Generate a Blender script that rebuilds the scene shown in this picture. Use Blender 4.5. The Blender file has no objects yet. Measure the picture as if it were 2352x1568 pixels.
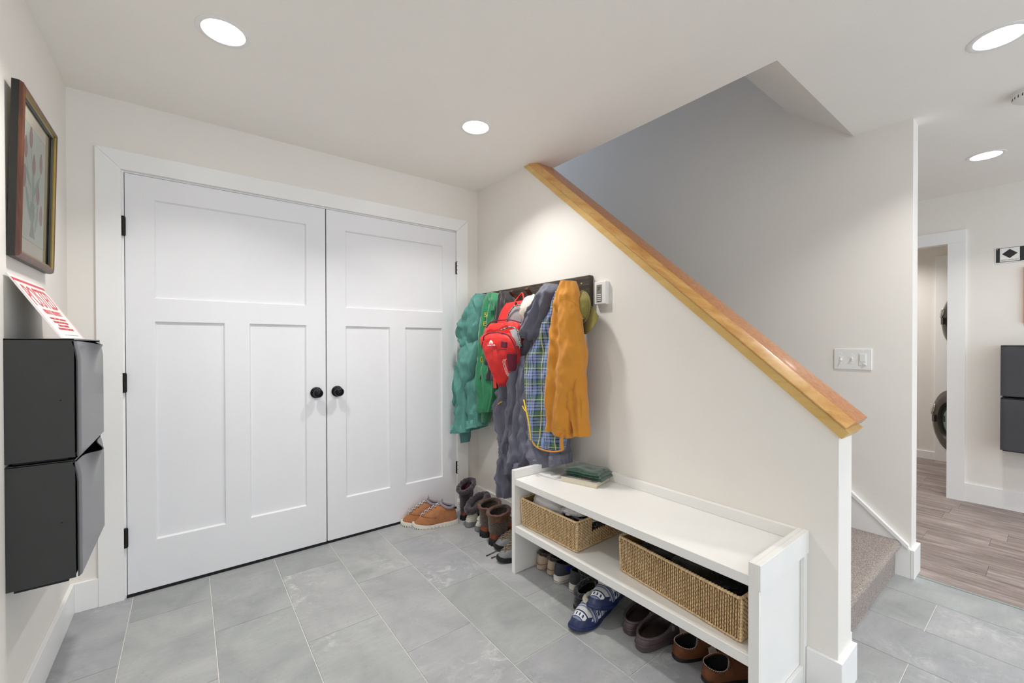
import bpy, bmesh, math, random
from mathutils import Vector, Matrix, noise
C = bpy.context.scene.collection
R = random.Random(7)
PI = math.pi

# ------------------------------------------------------------------ camera, world, lights, exposure
cam_data = bpy.data.cameras.new('camera')
cam_data.lens = 14.897; cam_data.sensor_width = 36.0; cam_data.clip_start = 0.02
cam_data.shift_x = -8.91 / 2352; cam_data.shift_y = 11.81 / 2352
cam = bpy.data.objects.new('camera', cam_data); C.objects.link(cam)
cx, cy, cz = Vector((0.79084252, -0.61201745, -0.00166071)), Vector((0.00570347, 0.00465653, 0.99997289)), -Vector((0.61199312, 0.79083055, -0.00717321))
M = Matrix((cx, cy, cz)).transposed().to_4x4(); M.translation = (-1.7863, -2.795, 1.24)
cam.matrix_world = M
sc = bpy.context.scene
sc.camera = cam
sc.view_settings.view_transform = 'Standard'; sc.view_settings.look = 'None'
sc.view_settings.gamma = 1.0; sc.view_settings.use_curve_mapping = False
sc.view_settings.exposure = 0.25
sc.cycles.max_bounces = 12; sc.cycles.diffuse_bounces = 8; sc.cycles.use_denoising = True
sc.cycles.sample_clamp_indirect = 6.0

w = bpy.data.worlds.new('world'); sc.world = w; w.use_nodes = True
w.node_tree.nodes['Background'].inputs[0].default_value = (0.75, 0.86, 1.0, 1)
w.node_tree.nodes['Background'].inputs[1].default_value = 1.0

def area(name, loc, rot, sx, sy, power, color, shape='RECTANGLE'):
    l = bpy.data.lights.new(name, 'AREA'); l.shape = shape; l.size = sx
    if shape in ('RECTANGLE', 'ELLIPSE'): l.size_y = sy
    l.energy = power; l.color = color
    if shape == 'DISK': l.spread = math.radians(120)
    o = bpy.data.objects.new(name, l); C.objects.link(o); o.location = loc; o.rotation_euler = rot
    o['kind'] = 'structure'
    return o
# daylight: fill at an unseen opening added behind the photographer, bluish light from upstairs
area('unseen_window_fill', (0.7, -5.12, 1.3), (-PI / 2, 0, PI), 4.4, 2.0, 25, (0.84, 0.92, 1.0))
area('stairwell_daylight', (0.69, 1.15, 3.9), (math.radians(-70), 0, 0), 0.9, 1.0, 5.0, (0.55, 0.70, 1.0))
LAMP = 6.9
LAMP_COL = (1.0, 0.972, 0.935)
H = 2.417
LIGHTS = [(-1.673, -0.848), (-0.541, -0.832), (0.693, -2.638), (2.19, -2.491), (-1.67, -4.4), (-0.5, -4.4), (0.7, -4.2), (2.2, -4.2)]  # those behind the photographer are unseen, added to light the room

# ------------------------------------------------------------------ materials
def nt(name):
    m = bpy.data.materials.new(name); m.use_nodes = True
    t = m.node_tree; return m, t, t.nodes['Principled BSDF']
def rgb(h):
    h = h.lstrip('#'); v = [int(h[i:i + 2], 16) / 255 for i in (0, 2, 4)]
    return tuple(c / 12.92 if c <= 0.04045 else ((c + 0.055) / 1.055) ** 2.4 for c in v) + (1,)
def coords(t, kind='Object', scale=(1, 1, 1), rot=(0, 0, 0)):
    if kind == 'Position':
        g = t.nodes.new('ShaderNodeNewGeometry'); out = g.outputs['Position']
    else:
        g = t.nodes.new('ShaderNodeTexCoord'); out = g.outputs[kind]
    mp = t.nodes.new('ShaderNodeMapping'); mp.inputs['Scale'].default_value = scale; mp.inputs['Rotation'].default_value = rot
    t.links.new(out, mp.inputs['Vector']); return mp.outputs[0]
def noise_n(t, vec, scale, detail=4, rough=0.6, dist=0.0):
    n = t.nodes.new('ShaderNodeTexNoise'); n.inputs['Scale'].default_value = scale; n.inputs['Detail'].default_value = detail
    n.inputs['Roughness'].default_value = rough; n.inputs['Distortion'].default_value = dist
    t.links.new(vec, n.inputs['Vector']); return n.outputs['Fac']
def ramp(t, fac, stops, interp='LINEAR'):
    r = t.nodes.new('ShaderNodeValToRGB'); r.color_ramp.interpolation = interp
    e = r.color_ramp.elements
    while len(e) > 1: e.remove(e[-1])
    e[0].position, e[0].color = stops[0]
    for p, c in stops[1:]:
        x = e.new(p); x.color = c
    t.links.new(fac, r.inputs[0]); return r.outputs[0]
def mix(t, a, b, fac, mode='MIX'):
    m = t.nodes.new('ShaderNodeMix'); m.data_type = 'RGBA'; m.blend_type = mode
    for s, v in ((m.inputs[0], fac), (m.inputs[6], a), (m.inputs[7], b)):
        if isinstance(v, (int, float, tuple)): s.default_value = v
        else: t.links.new(v, s)
    return m.outputs[2]
def bump(t, b, h, strength, dist=0.002):
    n = t.nodes.new('ShaderNodeBump'); n.inputs['Strength'].default_value = strength; n.inputs['Distance'].default_value = dist
    t.links.new(h, n.inputs['Height']); t.links.new(n.outputs[0], b.inputs['Normal'])
def shade(c, k):
    return tuple(min(1, x * k) for x in c[:3]) + (1,)
def simple(name, col, rough=0.5, var=0.06, nscale=30, bmp=0.0, bscale=200, metal=0.0, coat=0.0, sheen=0.0, scale=(1, 1, 1), kind='Object', spec=None):
    m, t, b = nt(name); c = rgb(col) if isinstance(col, str) else col
    v = coords(t, kind, scale)
    t.links.new(ramp(t, noise_n(t, v, nscale), [(0.3, shade(c, 1 - var)), (0.7, shade(c, 1 + var))]), b.inputs['Base Color'])
    b.inputs['Roughness'].default_value = rough; b.inputs['Metallic'].default_value = metal
    b.inputs['Coat Weight'].default_value = coat; b.inputs['Sheen Weight'].default_value = sheen
    if spec is not None: b.inputs['Specular IOR Level'].default_value = spec
    if bmp: bump(t, b, noise_n(t, v, bscale, 3), bmp)
    return m
def emit(name, col, s):
    m, t, b = nt(name); b.inputs['Base Color'].default_value = col; b.inputs['Emission Color'].default_value = col
    b.inputs['Emission Strength'].default_value = s; return m

M_wall = simple('wall_paint', '#ede9e3', 0.62, 0.012, 3, 0.10, 350)
M_ceil = simple('ceiling_paint', '#f3f0ea', 0.75, 0.012, 3, 0.12, 300)
M_trim = simple('trim_paint', '#f4f4f3', 0.33, 0.01, 4, 0.03, 120)
M_door = simple('door_paint', '#eeeff2', 0.38, 0.01, 4, 0.05, 160)
M_bench = simple('bench_paint', '#f0efec', 0.34, 0.015, 5, 0.05, 90)
M_dark = simple('dark_gap', '#0e0f18', 0.7)
M_black = simple('black_metal', '#16171c', 0.34, 0.1, 20, metal=0.6)
M_hinge = simple('bronze_metal', '#2b2723', 0.45, 0.15, 30, metal=0.6)
M_white = simple('white_plastic', '#ececea', 0.35, 0.01)
M_grout = simple('grout', '#dfdfd9', 0.9, 0.08, 40, kind='Position')

def tile_mat():
    m, t, b = nt('slate_tile')
    oi = t.nodes.new('ShaderNodeObjectInfo')
    v = coords(t, 'Position')
    add = t.nodes.new('ShaderNodeVectorMath'); add.operation = 'ADD'
    cb = t.nodes.new('ShaderNodeCombineXYZ')
    ml = t.nodes.new('ShaderNodeMath'); ml.operation = 'MULTIPLY'; ml.inputs[1].default_value = 37.0
    t.links.new(oi.outputs['Random'], ml.inputs[0]); t.links.new(ml.outputs[0], cb.inputs[0]); t.links.new(ml.outputs[0], cb.inputs[2])
    t.links.new(v, add.inputs[0]); t.links.new(cb.outputs[0], add.inputs[1]); v2 = add.outputs[0]
    base = ramp(t, noise_n(t, v2, 3.5, 7, 0.62, 0.8), [(0.28, rgb('#9a9c9d')), (0.5, rgb('#abacad')), (0.75, rgb('#bbbcbb'))])
    tint = ramp(t, oi.outputs['Random'], [(0, rgb('#eef2f0')), (0.5, rgb('#fbfbfb')), (1, rgb('#f1f1f6'))])
    c1 = mix(t, base, tint, 0.9, 'MULTIPLY')
    # streaks along a diagonal and chalky white scuffs
    vs = coords(t, 'Position', (3, 22, 1), (0, 0, 0.7))
    st = ramp(t, noise_n(t, vs, 3.0, 5, 0.6), [(0.42, (0, 0, 0, 1)), (0.75, (0.30, 0.30, 0.30, 1))])
    c2 = mix(t, c1, rgb('#8f9593'), st)
    sp = ramp(t, noise_n(t, v2, 60, 4, 0.75), [(0.30, (1, 1, 1, 1)), (0.40, (0, 0, 0, 1))])
    m1 = ramp(t, noise_n(t, v2, 1.9, 2, 0.5), [(0.52, (0, 0, 0, 1)), (0.72, (1, 1, 1, 1))])
    m2 = ramp(t, noise_n(t, v2, 16, 6, 0.7, 1.2), [(0.50, (0, 0, 0, 1)), (0.66, (0.55, 0.55, 0.55, 1))])
    c3 = mix(t, c2, rgb('#dfe0dd'), mix(t, m1, m2, 1.0, 'MULTIPLY'))
    c4 = mix(t, c3, rgb('#7d8280'), mix(t, sp, (0.35, 0.35, 0.35, 1), 1.0, 'MULTIPLY'))
    t.links.new(c4, b.inputs['Base Color'])
    t.links.new(ramp(t, noise_n(t, v2, 9, 4), [(0.3, (0.42,) * 3 + (1,)), (0.7, (0.60,) * 3 + (1,))]), b.inputs['Roughness'])
    b.inputs['Specular IOR Level'].default_value = 0.35
    bump(t, b, noise_n(t, v2, 26, 6, 0.7), 0.25, 0.003)
    return m
M_tile = tile_mat()

def wood_mat(name, dark, mid, light, axis='y', scale=1.0, rough=0.45, rnd=True, stretch=14, bmp=0.15, pos=True, coat=0.0, dist=1.2):
    m, t, b = nt(name)
    s = {'x': (1, stretch, stretch), 'y': (stretch, 1, stretch), 'z': (stretch, stretch, 1)}[axis]
    v = coords(t, 'Object' if not pos else 'Position', s)
    if rnd:
        oi = t.nodes.new('ShaderNodeObjectInfo'); ml = t.nodes.new('ShaderNodeMath'); ml.operation = 'MULTIPLY'; ml.inputs[1].default_value = 91.0
        t.links.new(oi.outputs['Random'], ml.inputs[0])
        cb = t.nodes.new('ShaderNodeCombineXYZ'); t.links.new(ml.outputs[0], cb.inputs[0]); t.links.new(ml.outputs[0], cb.inputs[1])
        ad = t.nodes.new('ShaderNodeVectorMath'); ad.operation = 'ADD'; t.links.new(v, ad.inputs[0]); t.links.new(cb.outputs[0], ad.inputs[1]); v = ad.outputs[0]
    n1 = noise_n(t, v, 1.6 * scale, 7, 0.65, dist)
    c = ramp(t, n1, [(0.28, rgb(dark)), (0.5, rgb(mid)), (0.72, rgb(light))])
    n2 = noise_n(t, v, 9 * scale, 3, 0.6)
    c = mix(t, c, rgb(dark), ramp(t, n2, [(0.55, (0, 0, 0, 1)), (0.8, (0.5, 0.5, 0.5, 1))]))
    if rnd:
        c = mix(t, c, ramp(t, oi.outputs['Random'], [(0, rgb('#d8d6d6')), (1, rgb('#ffffff'))]), 0.7, 'MULTIPLY')
    t.links.new(c, b.inputs['Base Color']); b.inputs['Roughness'].default_value = rough; b.inputs['Coat Weight'].default_value = coat
    b.inputs['Coat Roughness'].default_value = 0.15
    bump(t, b, n1, bmp, 0.002); return m
M_plank = wood_mat('grey_oak_plank', '#6b5d57', '#988a85', '#bbafaa', 'y', 1.6, 0.5, True, 9)
M_fir = wood_mat('varnished_fir', '#9c5f30', '#bb7a45', '#cb8d58', 'y', 1.6, 0.36, False, 30, 0.04, False, 0.5, 0.12)
M_firedge = wood_mat('varnished_fir_edge', '#b57630', '#d3a05a', '#e2bd80', 'y', 0.5, 0.36, False, 10, 0.03, False, 0.4, 0.8)
M_pine = wood_mat('pine_cap', '#c9a055', '#d6b068', '#dfbd78', 'y', 0.6, 0.42, False, 12, 0.03, False, 0.3, 0.6)
M_rack = wood_mat('charred_board', '#231c17', '#40362e', '#5a4c40', 'y', 2.0, 0.55, False, 22, 0.8, False, 0.1, 1.5)

# ------------------------------------------------------------------ mesh helpers
ORG = {}
def org(o): return ORG.get(o.name, Vector((0, 0, 0)))
def finish(o, mats, parent):
    if not isinstance(mats, (list, tuple)): mats = [mats]
    for m in mats: o.data.materials.append(m)
    C.objects.link(o)
    if parent is not None: o.parent = parent
def obj(name, bm, mats, parent=None, smooth=False, local=False, label=None, cat=None, group=None, kind=None, bevel=0, auto=None):
    if bevel:
        bmesh.ops.bevel(bm, geom=[e for e in bm.edges], offset=bevel, segments=1, affect='EDGES', clamp_overlap=True)
    bm.normal_update()
    if parent is None:
        xs = [v.co for v in bm.verts]
        O = Vector(((min(v.x for v in xs) + max(v.x for v in xs)) / 2, (min(v.y for v in xs) + max(v.y for v in xs)) / 2, min(v.z for v in xs)))
        O = Vector([round(q, 4) for q in O])
    else:
        O = Vector((0, 0, 0)) if local else org(parent)
    if O.length > 0:
        bmesh.ops.translate(bm, verts=bm.verts, vec=-O)
    me = bpy.data.meshes.new(name); bm.to_mesh(me); bm.free()
    o = bpy.data.objects.new(name, me); finish(o, mats, parent)
    if parent is None: o.location = O; ORG[o.name] = O
    elif not local:
        ORG[o.name] = org(parent)
    if smooth:
        for p in me.polygons: p.use_smooth = True
        if smooth != True: me.set_sharp_from_angle(angle=math.radians(smooth))
    for k, v in (('label', label), ('category', cat), ('group', group), ('kind', kind)):
        if v: o[k] = v
    return o
def struct(name, bm, mats, **k): return obj(name, bm, mats, kind='structure', **k)
def thing(name, label, cat, loc=(0, 0, 0), rotz=0, group=None, kind=None, rot=None):
    o = bpy.data.objects.new(name, None); C.objects.link(o); o.empty_display_size = 0.05
    o.location = loc; o.rotation_euler = rot or (0, 0, rotz); ORG[o.name] = Vector(loc)
    if label: o['label'] = label
    if cat: o['category'] = cat
    if group: o['group'] = group
    if kind: o['kind'] = kind
    return o
def copy_tree(o, parent=None):
    c = o.copy(); C.objects.link(c); c.parent = parent
    for ch in list(o.children): copy_tree(ch, c)
    return c
def BM(): return bmesh.new()
def box(bm, x0, x1, y0, y1, z0, z1, mat=0):
    vs = [bm.verts.new((x, y, z)) for x in (x0, x1) for y in (y0, y1) for z in (z0, z1)]
    for f in ((0, 1, 3, 2), (4, 6, 7, 5), (0, 4, 5, 1), (2, 3, 7, 6), (0, 2, 6, 4), (1, 5, 7, 3)):
        fc = bm.faces.new([vs[i] for i in f]); fc.material_index = mat
    return vs
def bx(*a, mat=0):
    bm = BM(); box(bm, *a, mat=mat); return bm
def prism(bm, pts, d, mat=0):
    """extrude polygon pts (3D) by vector d"""
    d = Vector(d); a = [bm.verts.new(p) for p in pts]; b = [bm.verts.new(Vector(p) + d) for p in pts]
    n = len(pts); f = [bm.faces.new(a), bm.faces.new(b[::-1])]
    for i in range(n): f.append(bm.faces.new((a[i], b[i], b[(i + 1) % n], a[(i + 1) % n])))
    for x in f: x.material_index = mat
    bmesh.ops.recalc_face_normals(bm, faces=f)
def rings(bm, rr, closed=True, cap0=True, cap1=True, mat=0, uv=None):
    V = [[bm.verts.new(p) for p in r] for r in rr]
    n = len(V[0]); fs = []
    for i in range(len(V) - 1):
        for j in range(n if closed else n - 1):
            k = (j + 1) % n
            f = bm.faces.new((V[i][j], V[i + 1][j], V[i + 1][k], V[i][k])); f.material_index = mat; fs.append(f)
    if cap0: f = bm.faces.new(V[0]); f.material_index = mat; fs.append(f)
    if cap1: f = bm.faces.new(V[-1][::-1]); f.material_index = mat; fs.append(f)
    bmesh.ops.recalc_face_normals(bm, faces=fs)
    return V
def tube(bm, pts, r, n=8, closed=False, mat=0, cap=True):
    pts = [Vector(p) for p in pts]; rr = []
    N = len(pts); rs = r if isinstance(r, (list, tuple)) else [r] * N
    up = None
    for i, p in enumerate(pts):
        if closed: d = pts[(i + 1) % N] - pts[i - 1]
        else: d = pts[min(i + 1, N - 1)] - pts[max(i - 1, 0)]
        d.normalize()
        if up is None:
            up = Vector((0, 0, 1)) if abs(d.z) < 0.9 else Vector((1, 0, 0))
        a = d.cross(up); a.normalize(); b = a.cross(d); up = b.copy()
        rr.append([p + (a * math.cos(2 * PI * j / n) + b * math.sin(2 * PI * j / n)) * rs[i] for j in range(n)])
    if closed: rr.append(rr[0]); return rings_loop(bm, rr[:-1], mat)
    return rings(bm, rr, True, cap, cap, mat)
def rings_loop(bm, rr, mat=0):
    V = [[bm.verts.new(p) for p in r] for r in rr]; n = len(V[0]); N = len(V); fs = []
    for i in range(N):
        for j in range(n):
            k = (j + 1) % n; f = bm.faces.new((V[i][j], V[(i + 1) % N][j], V[(i + 1) % N][k], V[i][k])); f.material_index = mat; fs.append(f)
    bmesh.ops.recalc_face_normals(bm, faces=fs); return V
def cyl(bm, c, axis, r0, r1, h, n=24, mat=0, cap=True):
    c = Vector(c); ax = Vector(axis).normalized(); t = Vector((0, 0, 1)) if abs(ax.z) < 0.9 else Vector((1, 0, 0))
    a = ax.cross(t).normalized(); b = a.cross(ax)
    def ring(q, r): return [q + (a * math.cos(2 * PI * i / n) + b * math.sin(2 * PI * i / n)) * r for i in range(n)]
    return rings(bm, [ring(c, r0), ring(c + ax * h, r1)], True, cap, cap, mat)
def lathe(bm, c, axis, prof, n=24, mat=0):
    c = Vector(c); ax = Vector(axis).normalized(); t = Vector((0, 0, 1)) if abs(ax.z) < 0.9 else Vector((1, 0, 0))
    a = ax.cross(t).normalized(); b = a.cross(ax)
    return rings(bm, [[c + ax * h + (a * math.cos(2 * PI * i / n) + b * math.sin(2 * PI * i / n)) * max(r, 1e-4) for i in range(n)] for r, h in prof], True, True, True, mat)
def catmull(P, u):
    n = len(P) - 1; x = u * n; i = min(int(x), n - 1); f = x - i
    g = lambda k: P[max(0, min(n, k))]
    p0, p1, p2, p3 = g(i - 1), g(i), g(i + 1), g(i + 2)
    return 0.5 * ((2 * p1) + (-p0 + p2) * f + (2 * p0 - 5 * p1 + 4 * p2 - p3) * f * f + (-p0 + 3 * p1 - 3 * p2 + p3) * f ** 3)
def text_bm(s, w, h, origin, xdir, ydir, depth=0.0006, font_align='LEFT'):
    cu = bpy.data.curves.new('t', 'FONT'); cu.body = s; cu.extrude = 0.01; cu.resolution_u = 3
    o = bpy.data.objects.new('t', cu); C.objects.link(o)
    dg = bpy.context.evaluated_depsgraph_get(); me = bpy.data.meshes.new_from_object(o.evaluated_get(dg))
    bm = BM(); bm.from_mesh(me); bpy.data.objects.remove(o); bpy.data.curves.remove(cu); bpy.data.meshes.remove(me)
    xs = [v.co.x for v in bm.verts]; ys = [v.co.y for v in bm.verts]
    X = Vector(xdir).normalized(); Y = Vector(ydir).normalized(); Z = X.cross(Y)
    sx = w / (max(xs) - min(xs)); sy = h / (max(ys) - min(ys)); ox, oy = min(xs), min(ys)
    for v in bm.verts:
        a, b2, c = (v.co.x - ox) * sx, (v.co.y - oy) * sy, (v.co.z / 0.01) * depth
        v.co = Vector(origin) + X * a + Y * b2 + Z * c
    return bm

# ================================================================== THE ROOM
T = 2.417
struct('floor', bx(-2.4, 1.275, -5.3, 0.12, -0.08, -0.0025), M_grout)
FL = bpy.data.objects['floor']
W_, L_ = 0.3022, 0.6225; TX = -0.4936; cache = {}
def tile_mesh(w, l):
    k = (round(w, 4), round(l, 4))
    if k not in cache:
        bm = bx(0, w, 0, l, -0.009, 0); bmesh.ops.bevel(bm, geom=[e for e in bm.edges if all(v.co.z > -0.001 for v in e.verts)], offset=0.0012, segments=1, affect='EDGES')
        me = bpy.data.meshes.new('tile'); bm.to_mesh(me); bm.free(); me.materials.append(M_tile); cache[k] = me
    return cache[k]
OF = org(FL)
for n in range(-6, 7):
    xa = TX - n * W_; xb = xa + W_
    # strip n lies between xa and xb; alternate strips are shifted half a tile
    off = -0.258 if n % 2 == 1 else -0.5665
    j = off + L_ * 2
    while j > -5.3:
        ya, yb = j - L_, j
        x0, x1, y0, y1 = max(xa, -2.222) + 0.0015, min(xb, 1.275) - 0.0015, max(ya, -5.2) + 0.0015, min(yb, 0.06) - 0.0015
        if x1 - x0 > 0.01 and y1 - y0 > 0.01:
            o = bpy.data.objects.new('tile', tile_mesh(x1 - x0, y1 - y0)); C.objects.link(o); o.parent = FL
            o.location = Vector((x0, y0, 0)) - OF
        j -= L_
struct('floor', bx(1.275, 4.6, -5.3, 0.12, -0.08, -0.004), M_dark)
F2 = C.objects[-1] if False else [o for o in C.objects if o.name.startswith('floor') and o is not FL and o.parent is None][0]
O2 = org(F2); pc = {}
def plank(w, l):
    k = (round(w, 3), round(l, 3))
    if k not in pc:
        bm = bx(0, w, 0, l, -0.008, 0); bmesh.ops.bevel(bm, geom=[e for e in bm.edges if all(v.co.z > -0.001 for v in e.verts)], offset=0.0007, segments=1, affect='EDGES')
        me = bpy.data.meshes.new('plank'); bm.to_mesh(me); bm.free(); me.materials.append(M_plank); pc[k] = me
    return pc[k]
RP = random.Random(3)
first = {2: -2.547, 4: -2.25, 7: -2.27}
i = 0; x = 1.2105
while x < 4.47:
    xa, xb = max(x, 1.277) + 0.0004, min(x + 0.1722, 4.47) - 0.0004
    y = first.get(i, -2.6 + RP.random() * 1.2) + 1.22 * 3
    while y > -5.2:
        ya, yb = max(y - 1.22, -5.2) + 0.0004, min(y, 0.0) - 0.0004
        if yb - ya > 0.02 and xb - xa > 0.01:
            o = bpy.data.objects.new('plank', plank(xb - xa, yb - ya)); C.objects.link(o); o.parent = F2; o.location = Vector((xa, ya, 0)) - O2
        y -= 1.22
    x += 0.1722; i += 1
struct('trim_12', bx(1.268, 1.282, -5.2, -2.322, -0.003, 0.0025), simple('threshold_strip', '#8f9a97', 0.5))

# ceiling with the stair opening, its sloped soffit and the shaft above
bm = BM()
box(bm, -2.4, 0.16, -5.3, 0.12, T, T + 0.3)
box(bm, 0.16, 1.23, -5.3, -2.06, T, T + 0.3)
box(bm, 1.23, 4.7, -5.3, -2.308, T, T + 0.3); box(bm, 1.35, 4.7, -2.308, 0.12, T, T + 0.3)
struct('ceiling', bm, M_ceil)
bm = BM()
prism(bm, [(0.16, -2.06, T), (0.16, -1.732, 2.685), (0.16, -1.732, 5.0), (0.16, -2.06, 5.0)], (1.07, 0, 0))
struct('wall_stairwell_front', bm, M_ceil)
struct('wall_stairwell_left', bx(0.06, 0.16, -2.06, 1.75, T + 0.301, 5.0), M_wall)
struct('wall_stairwell_back', bx(0.0, 1.35, 1.65, 1.75, 0, 5.0), M_wall)
struct('ceiling', bx(-0.1, 1.4, -2.1, 1.8, 5.0, 5.1), M_ceil)
struct('wall_stair', bx(1.23, 1.35, -2.308, 1.75, 0, 5.0), M_wall)
bm = BM()
prism(bm, [(0, -2.319, 0), (0, -2.319, 0.919), (0, -0.589, T), (0, 0.0, T), (0, 0, 0)], (0.145, 0, 0))
struct('wall_right', bm, M_wall)
struct('wall_stair_side', bx(0.0, 0.145, 0.12, 1.75, 0, T), M_wall)
struct('wall_left', bx(-2.4, -2.222, -5.3, 0.12, 0, T), M_wall)
bm = BM()
box(bm, -2.4, -2.037, 0.0, 0.1, 0, T); box(bm, -0.193, 0.145, 0.0, 0.1, 0, T); box(bm, -2.037, -0.193, 0.0, 0.1, 2.083, T); box(bm, -2.1, -0.1, 0.1, 0.12, 0, T)
struct('wall_back', bm, M_wall)
struct('wall_hall_back', bx(1.35, 3.2, 0.0, 0.1, 0, T), M_wall)
bm = BM()
box(bm, 3.03, 3.13, -5.3, -2.226, 0, T); box(bm, 3.03, 3.13, -1.40, 0.1, 0, T); box(bm, 3.03, 3.13, -2.226, -1.4, 2.035, T)
struct('wall_far', bm, M_wall)
bm = BM()   # wall behind the photographer, with an unseen window opening sized for the fill light
box(bm, -2.4, -1.5, -5.2, -5.1, 0, T); box(bm, 2.9, 3.2, -5.2, -5.1, 0, T); box(bm, -1.5, 2.9, -5.2, -5.1, 0, 0.3); box(bm, -1.5, 2.9, -5.2, -5.1, 2.3, T)
struct('wall_front', bm, M_wall)
struct('wall_laundry_back', bx(4.47, 4.6, -3.4, 0.0, 0, T), M_wall)
struct('wall_laundry_left', bx(3.13, 4.6, -0.9, -0.8, 0, T), M_wall)
struct('wall_laundry_right', bx(3.13, 4.6, -3.4, -3.3, 0, T), M_wall)

# ---- trim
def tr(n, bm, mat=None, **k): return struct(n, bm, mat or M_trim, **k)
bm = BM()
prism(bm, [(-2.127, -0.018, 0), (-2.037, -0.018, 0), (-2.037, -0.018, 2.083), (-2.127, -0.018, 2.173)], (0, 0.02, 0)); tr('trim_1', bm, bevel=0.001)
bm = BM()
prism(bm, [(-0.193, -0.018, 0), (-0.098, -0.018, 0), (-0.098, -0.018, 2.17), (-0.193, -0.018, 2.083)], (0, 0.02, 0)); tr('trim_2', bm, bevel=0.001)
bm = BM()
prism(bm, [(-2.1265, -0.018, 2.173), (-2.037, -0.018, 2.0835), (-0.1935, -0.018, 2.0835), (-0.0985, -0.018, 2.171)], (0, 0.02, 0)); tr('trim_3', bm, bevel=0.001)
tr('trim_4', bx(-2.037, -2.0285, 0.0, 0.09, 0, 2.083)); tr('trim_5', bx(-0.1905, -0.193, 0.0, 0.09, 0, 2.083)); tr('trim_6', bx(-2.03, -0.192, 0.004, 0.09, 2.076, 2.083))
tr('trim_7', bx(-2.03, -0.19, -0.004, 0.09, 0.0, 0.013), M_dark)
def base(n, x0, x1, y0, y1, h=0.134): tr(n, bx(x0, x1, y0, y1, 0, h), bevel=0.0015)
base('baseboard_left', -2.222, -2.207, -5.1, -0.0, 0.136)
base('baseboard_back', -2.207, -2.127, -0.015, 0.0, 0.136)
base('baseboard_back_corner', -0.098, 0.0, -0.015, 0.0)
base('baseboard_right', -0.015, 0.0, -0.965, -0.015)
base('baseboard_right_front', -0.015, 0.0, -2.335, -2.227)
base('baseboard_right_end', 0.0, 0.160, -2.335, -2.319)
bm = BM(); prism(bm, [(0.145, -2.319, 0), (0.145, -2.319, 0.165), (0.145, -2.24, 0.235), (0.145, -2.24, 0)], (0.014, 0, 0)); tr('baseboard_stair_left', bm)
bm = BM()
z = lambda y: 0.167 + 0.9 * (y + 2.302)
prism(bm, [(1.212, -2.3075, 0), (1.212, -2.3075, 0.150), (1.212, -2.302, 0.158), (1.212, 0.6, z(0.6) - 0.012), (1.212, 0.6, 0)], (0.018, 0, 0)); tr('baseboard_stair', bm)
bm = BM()
prism(bm, [(1.206, -2.300, 0.150), (1.206, -2.300, 0.172), (1.206, 0.6, z(0.6) + 0.004), (1.206, 0.6, z(0.6) - 0.016)], (0.024, 0, 0)); tr('trim_8', bm)
base('baseboard_stair_end', 1.2115, 1.362, -2.324, -2.3078, 0.151)
base('baseboard_hall', 1.35, 1.364, -2.308, -0.014, 0.15)
tr('trim_9', bx(3.012, 3.03, -2.326, -2.226, 0, 2.03)); tr('trim_10', bx(3.012, 3.03, -2.326, -1.30, 2.0305, 2.127)); tr('trim_11', bx(3.012, 3.03, -1.40, -1.30, 0, 2.03))
base('baseboard_far', 3.016, 3.03, -5.1, -2.326, 0.145); base('baseboard_laundry', 4.456, 4.47, -1.966, -0.9, 0.085)
tr('trim_13', bx(4.452, 4.47, -2.072, -1.966, 0, 2.15), bevel=0.001)
tr('door_3', bx(4.46, 4.47, -2.9, -2.072, 0.0, 2.06), M_door)

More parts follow.
